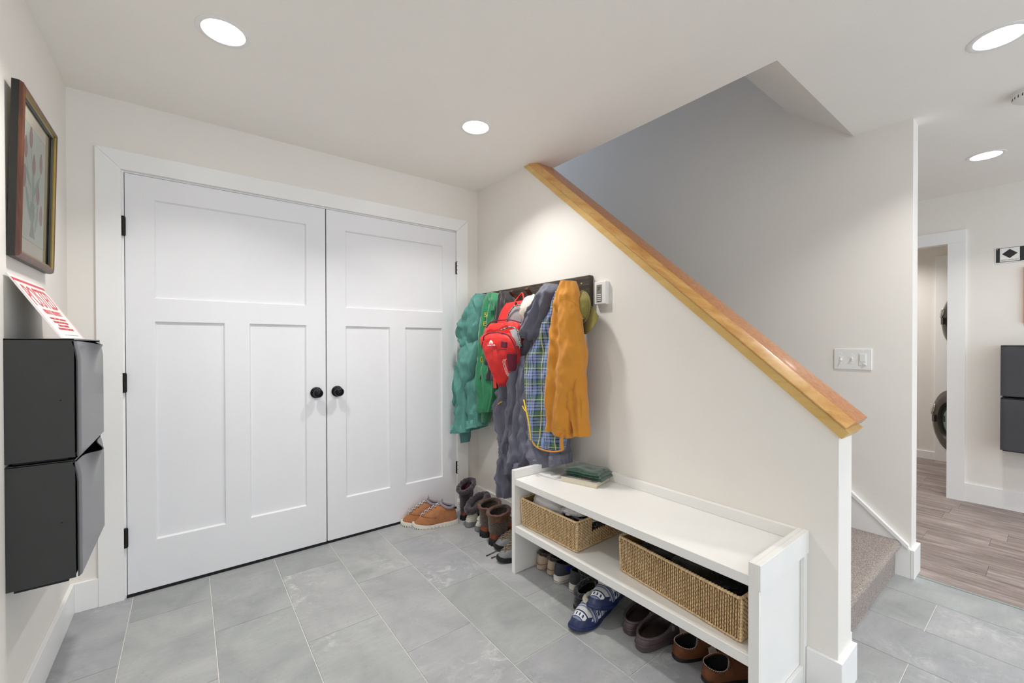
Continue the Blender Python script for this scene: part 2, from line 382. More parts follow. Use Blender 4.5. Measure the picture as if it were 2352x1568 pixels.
# ---- double doors
def door(name, x0, x1, panels, knob_x, hinge_x, hz):
    y0, y1, z0, z1 = -0.003, 0.032, 0.016, 2.072
    xs = sorted({x0, x1, *[p[0] for p in panels], *[p[1] for p in panels]}); zs = sorted({z0, z1, *[p[2] for p in panels], *[p[3] for p in panels]})
    bm = BM()
    inside = lambda x, z: any(p[0] < x < p[1] and p[2] < z < p[3] for p in panels)
    cells = [(xs[a], xs[a + 1], zs[b], zs[b + 1]) for a in range(len(xs) - 1) for b in range(len(zs) - 1) if not inside((xs[a] + xs[a + 1]) / 2, (zs[b] + zs[b + 1]) / 2)]
    # solid frame: front faces with side walls round every opening and the rim
    grid = {}
    def v(x, y, z):
        k = (round(x, 4), round(y, 4), round(z, 4))
        if k not in grid: grid[k] = bm.verts.new(k)
        return grid[k]
    for a, b2, c, d in cells:
        bm.faces.new((v(a, y0, c), v(b2, y0, c), v(b2, y0, d), v(a, y0, d)))
        bm.faces.new((v(a, y1, c), v(a, y1, d), v(b2, y1, d), v(b2, y1, c)))
        for (p, q, mx, mz) in (((a, c), (a, d), a - 1e-3, (c + d) / 2), ((b2, c), (b2, d), b2 + 1e-3, (c + d) / 2), ((a, c), (b2, c), (a + b2) / 2, c - 1e-3), ((a, d), (b2, d), (a + b2) / 2, d + 1e-3)):
            if inside(mx, mz) or mx < x0 or mx > x1 or mz < z0 or mz > z1:
                bm.faces.new((v(p[0], y0, p[1]), v(q[0], y0, q[1]), v(q[0], y1, q[1]), v(p[0], y1, p[1])))
    bmesh.ops.recalc_face_normals(bm, faces=bm.faces)
    d = struct(name, bm, M_door)
    for p in panels:
        pb = BM(); s = 0.006
        rings(pb, [[(p[0], y0 + 0.002, p[2]), (p[1], y0 + 0.002, p[2]), (p[1], y0 + 0.002, p[3]), (p[0], y0 + 0.002, p[3])],
                   [(p[0] + s, 0.009, p[2] + s), (p[1] - s, 0.009, p[2] + s), (p[1] - s, 0.009, p[3] - s), (p[0] + s, 0.009, p[3] - s)]], True, False, True)
        obj('panel', pb, M_door, d)
    kb = BM(); lathe(kb, (knob_x, y0, 0.943), (0, -1, 0), [(0.0, 0.004), (0.033, 0.004), (0.033, 0.007), (0.029, 0.011), (0.014, 0.013), (0.012, 0.03), (0.014, 0.036), (0.024, 0.041), (0.0275, 0.050), (0.026, 0.060), (0.018, 0.068), (0.007, 0.071), (0, 0.0715)], 32)
    k = obj('door_knob', kb, M_black, d, smooth=40)
    rb = BM(); lathe(rb, (knob_x, y0, 0.943), (0, -1, 0), [(0, 0), (0.034, 0), (0.034, 0.004), (0, 0.0042)], 32); obj('rosette', rb, M_black, k)
    for zc in hz:
        hb = BM(); cyl(hb, (hinge_x, -0.011, zc - 0.046), (0, 0, 1), 0.0065, 0.0065, 0.092, 12)
        for q in (-0.046, -0.016, 0.014, 0.045): cyl(hb, (hinge_x, -0.011, zc + q), (0, 0, 1), 0.0078, 0.0078, 0.003, 12)
        box(hb, hinge_x - 0.009, hinge_x + 0.009, -0.009, -0.002, zc - 0.044, zc + 0.044)
        obj('hinge', hb, M_hinge, d, smooth=40)
    return d
door('door_1', -2.0255, -1.113, [(-1.917, -1.220, 1.470, 1.962), (-1.917, -1.627, 0.257, 1.354), (-1.513, -1.222, 0.262, 1.354)], -1.168, -2.031, (1.812, 1.052, 0.297))
door('door_2', -1.106, -0.1945, [(-0.993, -0.302, 1.470, 1.957), (-0.993, -0.704, 0.262, 1.353), (-0.595, -0.308, 0.262, 1.354)], -1.047, -0.189, (1.806, 1.052, 0.311))

# ---- staircase
def carpet_mat():
    m, t, b = nt('stair_carpet')
    v = coords(t, 'Position', (1, 1, 1))
    wv = t.nodes.new('ShaderNodeTexWave'); wv.wave_type = 'BANDS'; wv.bands_direction = 'X'; wv.inputs['Scale'].default_value = 26; wv.inputs['Distortion'].default_value = 1.2; wv.inputs['Detail'].default_value = 2; wv.inputs['Detail Scale'].default_value = 6
    t.links.new(v, wv.inputs['Vector'])
    n1 = noise_n(t, coords(t, 'Position', (1, 3, 3)), 120, 3, 0.7)
    c = ramp(t, n1, [(0.36, rgb('#7d6e66')), (0.5, rgb('#ab9c93')), (0.62, rgb('#d8ccc4'))])
    c = mix(t, c, rgb('#7b6d66'), ramp(t, wv.outputs['Fac'], [(0.0, (0.95,) * 3 + (1,)), (0.45, (0, 0, 0, 1))]))
    t.links.new(c, b.inputs['Base Color']); b.inputs['Roughness'].default_value = 0.95; b.inputs['Sheen Weight'].default_value = 0.3
    h = mix(t, wv.outputs['Fac'], n1, 0.5)
    bump(t, b, h, 1.0, 0.006); return m
M_carpet = carpet_mat()
st = thing('staircase', 'grey-beige looped-carpet staircase climbing behind the sloping half wall', 'staircase', (0.68, -2.25, 0))
rise, run = 0.196, 0.218
for k in range(12):
    z1 = 0.185 + rise * k; y0 = -2.245 + run * k; zb = max(0, z1 - rise - 0.02)
    bm = BM(); pts = [(0.147, y0, zb)]
    for a in range(0, 9):
        an = -PI / 2 + PI * a / 8 * 0.999
        pts.append((0.147, y0 + 0.004 - 0.022 * math.cos(an) - 0.008, z1 - 0.023 + 0.023 * math.sin(an)))
    pts += [(0.147, y0 + run + 0.05, z1), (0.147, y0 + run + 0.05, zb)]
    prism(bm, pts, (1.064, 0, 0))
    obj('step', bm, M_carpet, st, smooth=35)
# ---- sloping cap and handrail on the half wall
def slope_prism(bm, prof, y0, y1, dz0=0.0, zmax=T):
    """prof: (x, h) with h measured at right angles to the slope; runs from y0 up to the ceiling"""
    ca, sa = 0.756, 0.655
    r = []
    for x, h in prof:
        za = 0.919 + 0.866 * (y0 + 2.319) + h * ca; ya = y0 - h * sa
        r.append(((x, ya, za)))
    e = []
    for x, h in prof:
        ya = y0 - h * sa; za = 0.919 + 0.866 * (y0 + 2.319) + h * ca
        tt = (zmax - 0.0005 - za) / 0.866
        e.append((x, ya + tt, zmax - 0.0005))
    rings(bm, [r, e])
hr = thing('handrail', 'varnished fir handrail with a pine base strip running up the half wall', 'handrail', (0.07, -2.34, 0.93))
bm = BM(); slope_prism(bm, [(-0.012, 0.0), (-0.012, 0.033), (0.150, 0.033), (0.150, 0.0)], -2.330, 0); obj('base_strip', bm, M_pine, hr)
bm = BM(); slope_prism(bm, [(-0.016, 0.035), (-0.017, 0.040), (0.020, 0.066), (0.026, 0.068), (0.158, 0.068), (0.165, 0.064), (0.178, 0.040), (0.176, 0.035)], -2.318, 0)
for f in bm.faces:
    c = f.calc_center_median()
    if c.x < 0.003: f.material_index = 1
obj('rail', bm, [M_fir, M_firedge], hr, smooth=25)

# ---- recessed lights
M_lens = emit('lamp_lens', (1.0, 0.97, 0.92, 1), 14)
NAMES = ['white recessed ceiling light over the left-hand door leaf', 'small-looking white recessed ceiling light in front of the coat corner', 'white recessed ceiling light nearest the smoke alarm, cut by the right edge', 'white recessed ceiling light in the hall before the far doorway']
for i, (lx, ly) in enumerate(LIGHTS):
    lb = NAMES[i] if i < 4 else 'unseen white recessed ceiling light added behind the photographer, %s' % ('by the left wall', 'in line with the bench', 'in line with the stairs', 'by the hall wall')[i - 4]
    t_ = thing('recessed_light', lb, 'ceiling light', (lx, ly, T), group='recessed ceiling lights')
    bm = BM(); lathe(bm, (lx, ly, T), (0, 0, -1), [(0.068, -0.001), (0.0885, -0.001), (0.0885, 0.0015), (0.084, 0.0035), (0.070, 0.0025), (0.068, -0.001)], 48); obj('trim_ring', bm, M_white, t_, smooth=30)
    bm = BM(); lathe(bm, (lx, ly, T), (0, 0, -1), [(0, 0.0015), (0.0675, 0.0015), (0.0675, 0.001), (0, 0.001)], 48); obj('lens', bm, M_lens, t_)
    area('downlight_lamp', (lx, ly, T - 0.006), (0, 0, 0), 0.13, 0.13, LAMP * (0.78 if lx > 0.5 else 1.0), LAMP_COL, 'DISK')
area('laundry_fill', (3.9, -1.6, T - 0.01), (0, 0, 0), 0.3, 0.3, 8, LAMP_COL, 'DISK')  # unseen lamp without a fixture, added to light the laundry

# ---- bench
B = thing('shoe_bench', 'long white painted bench with one shelf, a raised rim and panelled end', 'bench', (-0.2, -1.6, 0))
def part(n, bm, m, par, **k): return obj(n, bm, m, par, **k)
part('end_panel', bx(-0.401, -0.0, -0.992, -0.965, 0, 0.557), M_bench, B, bevel=0.0012)
part('end_panel', bx(-0.401, -0.0, -2.212, -2.195, 0, 0.557), M_bench, B, bevel=0.0012)
bm = BM(); box(bm, -0.4015, -0.368, -2.226, -2.2125, 0, 0.4745); box(bm, -0.03, -0.0, -2.226, -2.2125, 0, 0.4745); box(bm, -0.368, -0.03, -2.224, -2.2125, 0, 0.07)
part('end_frame', bm, M_bench, B, bevel=0.0008)
part('end_rail', bx(-0.404, -0.0, -2.231, -2.2125, 0.4755, 0.5575), M_bench, B, bevel=0.0012)
part('face_stile', bx(-0.4035, -0.4012, -2.226, -2.195, 0, 0.557), M_bench, B)
part('seat_board', bx(-0.3985, -0.001, -2.1945, -0.9925, 0.4775, 0.512), M_bench, B, bevel=0.0012)
part('shelf', bx(-0.3985, -0.005, -2.1945, -0.9925, 0.222, 0.258), M_bench, B, bevel=0.0012)
part('back_rim', bx(-0.0205, -0.0005, -2.1945, -0.9925, 0.5125, 0.557), M_bench, B, bevel=0.001)

# ---- coat rack
K = thing('coat_rack', 'dark charred wooden board with square wooden pegs holding the coats', 'coat rack', (-0.02, -0.65, 1.41))
bm = bx(-0.034, 0.0, -1.194, -0.104, 1.409, 1.6185)
part('board', bm, M_rack, K, bevel=0.004)
M_peg = wood_mat('peg_wood', '#2a1610', '#4b2a1c', '#7c5b45', 'x', 3.0, 0.5, False, 10, 0.5, False)
for py in (-0.155, -0.300, -0.445, -0.575, -0.735, -0.885, -1.03, -1.145):
    bm = BM(); s = 0.011
    a = Vector((-0.034, py, 1.50)); e = Vector((-0.108, py + 0.0, 1.585)) if py in (-0.575, -0.735) else Vector((-0.09, py, 1.545))
    d = (e - a).normalized(); sd = Vector((0, 1, 0)); up = d.cross(sd).normalized()
    rings(bm, [[p + sd * s * u1 + up * s * u2 for u1, u2 in ((-1, -1), (1, -1), (1, 1), (-1, 1))] for p in (a - d * 0.004, e)])
    part('peg', bm, M_peg, K, bevel=0.0012)
M_brass = simple('brass_screw', '#cdbf8a', 0.35, metal=0.8)
for sy, sz in ((-0.94, 1.577), (-1.135, 1.577)):
    bm = BM(); cyl(bm, (-0.034, sy, sz), (-1, 0, 0), 0.006, 0.005, 0.0025, 12); part('screw', bm, M_brass, K)

# ---- thermostat
t_ = thing('thermostat', 'white wall thermostat with grey display beside the coat rack', 'thermostat', (-0.014, -1.265, 1.45))
part('body', bx(-0.027, 0, -1.306, -1.222, 1.451, 1.575), M_white, t_, bevel=0.004)
M_lcd = simple('lcd_grey', '#7f877a', 0.3, 0.02); M_key = simple('thermostat_panel', '#8d8680', 0.4, 0.02)
part('control_panel', bx(-0.0285, -0.026, -1.276, -1.240, 1.464, 1.557), M_key, t_)
part('display', bx(-0.0292, -0.028, -1.273, -1.243, 1.512, 1.552), M_lcd, t_)
part('display_digits', text_bm('57', 0.016, 0.017, (-0.0295, -1.250, 1.528), (0, -1, 0), (0, 0, 1), 0.0002), M_dark, t_)
for q in (1.503, 1.493, 1.482, 1.472): part('button', bx(-0.0312, -0.028, -1.271, -1.245, q - 0.002, q + 0.0025), M_white, t_, bevel=0.0006)
# ---- switch plate
t_ = thing('switch_plate', 'white three-gang wall switch plate above the handrail end', 'light switch', (1.225, -2.055, 1.088))
part('plate', bx(1.2235, 1.23, -2.143, -1.967, 1.088, 1.208), M_white, t_, bevel=0.0025)
for yy, up in ((-2.003, -1), (-2.052, 1)):
    tg = part('toggle', bx(1.2215, 1.2235, yy - 0.005, yy + 0.005, 1.137, 1.161), M_white, t_)
    bm = BM(); zc = 1.149; rings(bm, [[(1.223, yy - 0.004, zc - 0.005), (1.223, yy + 0.004, zc - 0.005), (1.223, yy + 0.004, zc + 0.005), (1.223, yy - 0.004, zc + 0.005)],
        [(1.209, yy - 0.0033, zc + up * 0.008 - 0.003), (1.209, yy + 0.0033, zc + up * 0.008 - 0.003), (1.209, yy + 0.0033, zc + up * 0.008 + 0.003), (1.209, yy - 0.0033, zc + up * 0.008 + 0.003)]]); part('lever', bm, M_white, tg)
    for q in (1.177, 1.122):
        bm = BM(); cyl(bm, (1.2235, yy, q), (-1, 0, 0), 0.0035, 0.003, 0.001, 12); part('screw', bm, M_white, t_)
d_ = part('dimmer', bx(1.2205, 1.2235, -2.120, -2.085, 1.113, 1.181), M_white, t_, bevel=0.001)
part('rocker', bx(1.2175, 1.2205, -2.116, -2.090, 1.135, 1.176), M_white, d_, bevel=0.001)
part('slider', bx(1.2150, 1.2205, -2.116, -2.104, 1.118, 1.127), M_white, d_, bevel=0.001)
for q in (1.195, 1.100):
    bm = BM(); cyl(bm, (1.2235, -2.103, q), (-1, 0, 0), 0.0035, 0.003, 0.001, 12); part('screw', bm, M_white, t_)
# ---- smoke alarm
t_ = thing('smoke_alarm', 'round white slotted smoke alarm on the ceiling at the right edge', 'smoke alarm', (1.335, -2.705, T))
bm = BM(); lathe(bm, (1.335, -2.705, T), (0, 0, -1), [(0.070, 0), (0.071, 0.010), (0.066, 0.011), (0.066, 0.014), (0.069, 0.015), (0.066, 0.034), (0.058, 0.040), (0, 0.042)], 48); part('body', bm, M_white, t_, smooth=35)
for k in range(26):
    a = 2 * PI * k / 26
    if k % 13 in (0, 6): continue
    c = Vector((1.335 + 0.0675 * math.cos(a), -2.705 + 0.0675 * math.sin(a), T - 0.026)); ta = Vector((-math.sin(a), math.cos(a), 0)); n_ = Vector((math.cos(a), math.sin(a), 0))
    bm = BM(); prism(bm, [c - ta * 0.0022 + Vector((0, 0, -0.006)) - n_ * 0.0008, c + ta * 0.0008 + Vector((0, 0, -0.006)) - n_ * 0.0008, c + ta * 0.003 + Vector((0, 0, 0.006)) - n_ * 0.0003, c + Vector((0, 0, 0.006)) - n_ * 0.0003], n_ * 0.001); part('slot', bm, M_dark, t_)

# ---- wall-hung shoe cabinets
M_cab = simple('black_plastic', '#343736', 0.28, 0.08, 6, 0.05, 60, spec=0.5)
M_cabf = simple('black_plastic_front', '#3c3d42', 0.22, 0.06, 5, 0.04, 40, spec=0.7)
def cabinet(x0, xf, y0, y1, z0, z1, label, seed):
    """hung on a wall at x0, front at xf"""
    s = 1 if xf > x0 else -1
    t_ = thing('shoe_cabinet', label, 'shoe cabinet', ((x0 + xf) / 2, (y0 + y1) / 2, z0), group='black wall-hung shoe cabinets')
    a, b2 = sorted((x0, xf - s * 0.012))
    bm = BM(); box(bm, a, b2, y0, y0 + 0.004, z0 + 0.002, z1 - 0.001); box(bm, a, b2, y1 - 0.004, y1, z0 + 0.002, z1 - 0.001); box(bm, a, b2, y0, y1, z1 - 0.005, z1); box(bm, a, b2, y0 + 0.004, y1 - 0.004, z0 + 0.01, z0 + 0.014)
    box(bm, *sorted((x0, x0 + s * 0.004)), y0 + 0.004, y1 - 0.004, z0 + 0.01, z1 - 0.005)
    part('body', bm, M_cab, t_, bevel=0.0008)
    bm = BM(); nu, nv = 28, 22; rows = []
    yc = (y0 + y1) / 2
    for side in (0, 1):
        g = []
        for i in range(nv + 1):
            v_ = i / nv; row = []
            for j in range(nu + 1):
                u_ = j / nu; yy = y0 + (y1 - y0) * u_
                prof = math.exp(-((yy - yc) / 0.085) ** 2)
                bl = 0.026 * prof * max(0, (v_ - 0.55) / 0.45) ** 2.2 - 0.010 * (1 - prof) * max(0, (v_ - 0.8) / 0.2) ** 2
                ed = 0.004 * (min(u_, 1 - u_) < 0.03)
                xx = xf + s * (bl - ed - (0.0035 if side else 0))
                zz = z0 + 0.004 + (z1 - z0 - 0.012) * v_ - 0.012 * prof * v_ ** 6
                row.append(bm.verts.new((xx, yy, zz)))
            g.append(row)
        rows.append(g)
    for gi, g in enumerate(rows):
        for i in range(nv):
            for j in range(nu): bm.faces.new((g[i][j], g[i][j + 1], g[i + 1][j + 1], g[i + 1][j]))
    for i in range(nv):
        bm.faces.new((rows[0][i][0], rows[0][i + 1][0], rows[1][i + 1][0], rows[1][i][0])); bm.faces.new((rows[0][i][nu], rows[0][i + 1][nu], rows[1][i + 1][nu], rows[1][i][nu]))
    for j in range(nu):
        bm.faces.new((rows[0][0][j], rows[0][0][j + 1], rows[1][0][j + 1], rows[1][0][j])); bm.faces.new((rows[0][nv][j], rows[0][nv][j + 1], rows[1][nv][j + 1], rows[1][nv][j]))
    bmesh.ops.recalc_face_normals(bm, faces=bm.faces)
    part('front_flap', bm, M_cabf, t_, smooth=50)
    # small screw hole caps on the near side
    for zz in (z0 + 0.62 * (z1 - z0), ):
        bm = BM(); cyl(bm, (x0 + s * 0.117, y1 if s < 0 else y0, zz - 0.05), (0, 1 if s < 0 else -1, 0), 0.0028, 0.0022, 0.0008, 10); part('plug', bm, M_dark, t_)
    a, b2 = sorted((x0 + s * 0.014, x0 + s * 0.13))
    part('wall_rail', bx(a, b2, y0 + 0.01, y1 - 0.01, z0 - 0.004 if z0 > 0.7 else z0 - 0.008, z0 + 0.003), M_dark, t_)
    return t_
cabinet(-2.222, -2.062, -0.862, -0.362, 0.878, 1.258, 'upper black plastic shoe cabinet on the left wall, sign standing on it', 1)
cabinet(-2.222, -2.062, -0.862, -0.362, 0.492, 0.871, 'lower black plastic shoe cabinet on the left wall', 2)
cabinet(3.03, 2.862, -3.02, -2.517, 0.853, 1.222, 'upper black shoe cabinet on the far hall wall, right edge', 3)
cabinet(3.03, 2.862, -3.02, -2.517, 0.462, 0.842, 'lower black shoe cabinet on the far hall wall, right edge', 4)

# ---- posted sign leaning on the upper cabinet
M_sgn = simple('sign_white', '#f1f0ee', 0.3, 0.01); M_red = simple('sign_red', '#d0343c', 0.4, 0.03)
t_ = thing('warning_sign', 'white and red POSTED private property sign leaning above the left cabinets', 'sign', (-2.16, -0.65, 1.259))
P0 = Vector((-2.106, -0.855, 1.2595)); Xd = Vector((0, 1, 0)); Yd = Vector((-2.218 + 2.106, 0.0, 1.456 - 1.2595)); SL = Yd.length; Yd.normalize(); Zd = Xd.cross(Yd); SW = 0.395
def sq(a, b2, c, d, mat, th=0.0005, base=0.002):
    bm = BM(); prism(bm, [P0 + Xd * a + Yd * c + Zd * base, P0 + Xd * b2 + Yd * c + Zd * base, P0 + Xd * b2 + Yd * d + Zd * base, P0 + Xd * a + Yd * d + Zd * base], Zd * th); return bm
part('panel', sq(0, SW, 0, SL, M_sgn, 0.002, 0.0), M_sgn, t_)
part('red_bar', sq(0.012, SW - 0.012, SL - 0.022, SL - 0.012, M_red), M_red, t_)
bm = sq(0.012, 0.0135, 0.004, SL - 0.012, M_red); b3 = sq(SW - 0.0135, SW - 0.012, 0.004, SL - 0.012, M_red)
part('border_line', bm, M_red, t_); part('border_line', b3, M_red, t_)
def st_(s, w_, h_, cy, mat, off=0.0):
    o = P0 + Xd * (SW / 2 - w_ / 2 + off) + Yd * cy + Zd * 0.0023
    part('lettering', text_bm(s, w_, h_, o, Xd, Yd, 0.0003), mat, t_)
st_('POSTED', 0.30, 0.075, SL - 0.108, M_red); st_('PRIVATE PROPERTY', 0.23, 0.018, SL - 0.135, M_red)
st_('HUNTING, FISHING, TRAPPING OR', 0.22, 0.0085, SL - 0.155, M_red); st_('TRESPASSING FOR ANY PURPOSE', 0.21, 0.0085, SL - 0.168, M_red)
st_('IS STRICTLY FORBIDDEN', 0.15, 0.0085, SL - 0.181, M_red); st_('VIOLATORS WILL BE PROSECUTED', 0.22, 0.0085, SL - 0.194, M_red)
part('signature_line', sq(0.10, SW - 0.08, 0.012, 0.0128, M_dark), M_dark, t_)

# ---- tulip picture on the left wall
M_frd = wood_mat('walnut_frame', '#2c150d', '#59301d', '#7c4a30', 'z', 2.0, 0.35, False, 16, 0.05, False)
M_frb = simple('frame_black', '#24231f', 0.4, 0.1); M_gold = simple('gilt_fillet', '#8f7d45', 0.3, 0.1, metal=0.8)
M_mat_ = simple('cream_mount', '#e9e3d0', 0.8, 0.01); M_prt = simple('print_paper', '#d5dfd3', 0.8, 0.05, 25)
M_tul = simple('tulip_red', '#a8606a', 0.8, 0.15, 60); M_leaf = simple('leaf_green', '#88b3a0', 0.8, 0.15, 40); M_vase = simple('vase_grey', '#7f978d', 0.8, 0.2, 30)
FR = thing('framed_picture', 'tulip print in a walnut and gilt frame hung on the left wall', 'picture', (-2.21, -0.61, 1.51))
FX = Vector((0, 1, 0)); FY = Vector((0.013, 0, 0.54)).normalized(); FZ = FX.cross(FY); F0 = Vector((-2.221, -0.828, 1.512)); FW, FH = 0.43, 0.542
def fp(u_, v_, d): return F0 + FX * u_ + FY * v_ + FZ * d
prof = [(0.0, 0.0, 0), (0.0, 0.017, 0), (0.004, 0.025, 1), (0.012, 0.028, 1), (0.018, 0.026, 1), (0.020, 0.021, 2), (0.027, 0.019, 2), (0.030, 0.014, 0)]
for side in range(4):
    bm = BM(); V = []
    for ins, d, mi in prof:
        c = [(ins, ins), (FW - ins, ins), (FW - ins, FH - ins), (ins, FH - ins)]
        a, b2 = c[side], c[(side + 1) % 4]; V.append((bm.verts.new(fp(*a, d)), bm.verts.new(fp(*b2, d)), mi))
    for k in range(len(V) - 1):
        f = bm.faces.new((V[k][0], V[k][1], V[k + 1][1], V[k + 1][0])); f.material_index = V[k + 1][2]
    f = bm.faces.new((V[0][1], V[0][0], V[-1][0], V[-1][1]))
    bmesh.ops.recalc_face_normals(bm, faces=bm.faces)
    part('moulding', bm, [M_frb, M_frd, M_gold], FR)
def fpoly(pts, d, th=0.0004):
    bm = BM(); prism(bm, [fp(u_, v_, d) for u_, v_ in pts], FZ * th); return bm
def rect(a, b2, c, d): return [(a, c), (b2, c), (b2, d), (a, d)]
part('mount', fpoly(rect(0.02, FW - 0.02, 0.02, FH - 0.02), 0.006, 0.002), M_mat_, FR)
part('border_line', fpoly(rect(0.088, FW - 0.068, 0.078, FH - 0.078), 0.0081, 0.0002), M_vase, FR)
pr_ = part('print', fpoly(rect(0.090, FW - 0.070, 0.080, FH - 0.080), 0.0082, 0.0004), M_prt, FR)
def ell(cx_, cy_, a, b2, n=16, tip=0.0):
    return [(cx_ + a * math.cos(2 * PI * i / n), cy_ + b2 * math.sin(2 * PI * i / n) + tip * (math.sin(2 * PI * i / n) > 0.9)) for i in range(n)]
for (tx, ty) in ((0.120, 0.375), (0.175, 0.425), (0.215, 0.345), (0.300, 0.375), (0.270, 0.255), (0.110, 0.275), (0.315, 0.19)):
    part('tulip', fpoly(ell(tx, ty, 0.019, 0.033, 14, 0.008), 0.0088, 0.0003), M_tul, pr_)
    n = 7; a = Vector((tx, ty - 0.02)); e = Vector((0.205, 0.19))
    L1 = [(a + (e - a) * k / n + Vector((0.012 * math.sin(PI * k / n), 0))) for k in range(n + 1)]
    part('stem', fpoly([(q.x - 0.0022, q.y) for q in L1] + [(q.x + 0.0022, q.y) for q in L1[::-1]], 0.0086, 0.0002), M_leaf, pr_)
for (cx_, cy_, a, b2, an) in ((0.16, 0.20, 0.012, 0.06, 0.5), (0.25, 0.28, 0.011, 0.06, -0.7), (0.26, 0.17, 0.011, 0.055, -0.3), (0.15, 0.29, 0.01, 0.05, 0.9), (0.21, 0.27, 0.012, 0.06, 0.1)):
    ca, sa = math.cos(an), math.sin(an)
    part('leaf', fpoly([(cx_ + (x_ - cx_) * ca - (y_ - cy_) * sa, cy_ + (x_ - cx_) * sa + (y_ - cy_) * ca) for x_, y_ in ell(cx_, cy_, a, b2, 14)], 0.0087, 0.0002), M_leaf, pr_)
part('vase', fpoly([(0.185, 0.215), (0.228, 0.215), (0.235, 0.18), (0.222, 0.14), (0.245, 0.095), (0.18, 0.095), (0.196, 0.14), (0.178, 0.18)], 0.0089, 0.0003), M_vase, pr_)
m, t, b = nt('picture_glass')
tb = t.nodes.new('ShaderNodeBsdfTransparent'); gb = t.nodes.new('ShaderNodeBsdfGlossy'); gb.inputs['Roughness'].default_value = 0.03
fr = t.nodes.new('ShaderNodeFresnel'); fr.inputs[0].default_value = 1.45; ms = t.nodes.new('ShaderNodeMixShader')
t.links.new(fr.outputs[0], ms.inputs[0]); t.links.new(tb.outputs[0], ms.inputs[1]); t.links.new(gb.outputs[0], ms.inputs[2]); t.links.new(ms.outputs[0], t.nodes['Material Output'].inputs[0])
M_glass = m
bm = BM(); bm.faces.new([bm.verts.new(fp(u_, v_, 0.0125)) for u_, v_ in rect(0.028, FW - 0.028, 0.028, FH - 0.028)]); part('glass', bm, M_glass, FR)

# ---- trail sign and picture on the far wall
t_ = thing('trail_sign', 'black and white MOST DIFFICULT trail sign on the far hall wall', 'sign', (3.025, -2.78, 1.83))
M_sb = simple('sign_black', '#26272b', 0.35, 0.05)
def fw(y0, y1, z0, z1, x0, x1): return bx(x0, x1, y0, y1, z0, z1)
YL = -2.475
part('panel', bx(3.0245, 3.03, YL - 0.62, YL, 1.832, 1.952), M_sgn, t_, bevel=0.002)
part('black_field', bx(3.0238, 3.0246, YL - 0.614, YL - 0.006, 1.840, 1.946), M_sb, t_)
part('white_field', bx(3.0230, 3.0239, YL - 0.122, YL - 0.026, 1.844, 1.943), M_sgn, t_)
bm = BM(); prism(bm, [(3.0229, YL - 0.036, 1.900), (3.0229, YL - 0.074, 1.934), (3.0229, YL - 0.112, 1.900), (3.0229, YL - 0.074, 1.866)], (-0.0006, 0, 0)); part('diamond', bm, M_sb, t_)
part('lettering', text_bm('MOST DIFFICULT', 0.088, 0.009, (3.0228, YL - 0.030, 1.850), (0, -1, 0), (0, 0, 1), 0.0003), M_sb, t_)
part('lettering', text_bm('C', 0.062, 0.070, (3.0235, YL - 0.142, 1.860), (0, -1, 0), (0, 0, 1), 0.0006), M_sgn, t_)
bm = BM(); cyl(bm, (3.0238, YL - 0.012, 1.938), (-1, 0, 0), 0.003, 0.003, 0.001, 10); part('screw', bm, M_white, t_)
t_ = thing('framed_picture', 'dark picture in a thin copper frame at the right edge', 'picture', (3.02, -2.83, 1.385))
M_cop = simple('copper_frame', '#c79b86', 0.35, 0.05, metal=0.3)
bm = BM()
for a, b2, c, d in ((-3.05, -2.613, 1.385, 1.393), (-3.05, -2.613, 1.782, 1.790), (-2.619, -2.613, 1.393, 1.782), (-3.05, -3.044, 1.393, 1.782)): box(bm, 3.008, 3.03, a, b2, c, d)
part('frame', bm, M_cop, t_)
part('print', bx(3.018, 3.03, -3.044, -2.619, 1.393, 1.782), simple('dark_print', '#1c1519', 0.3, 0.3, 12), t_)

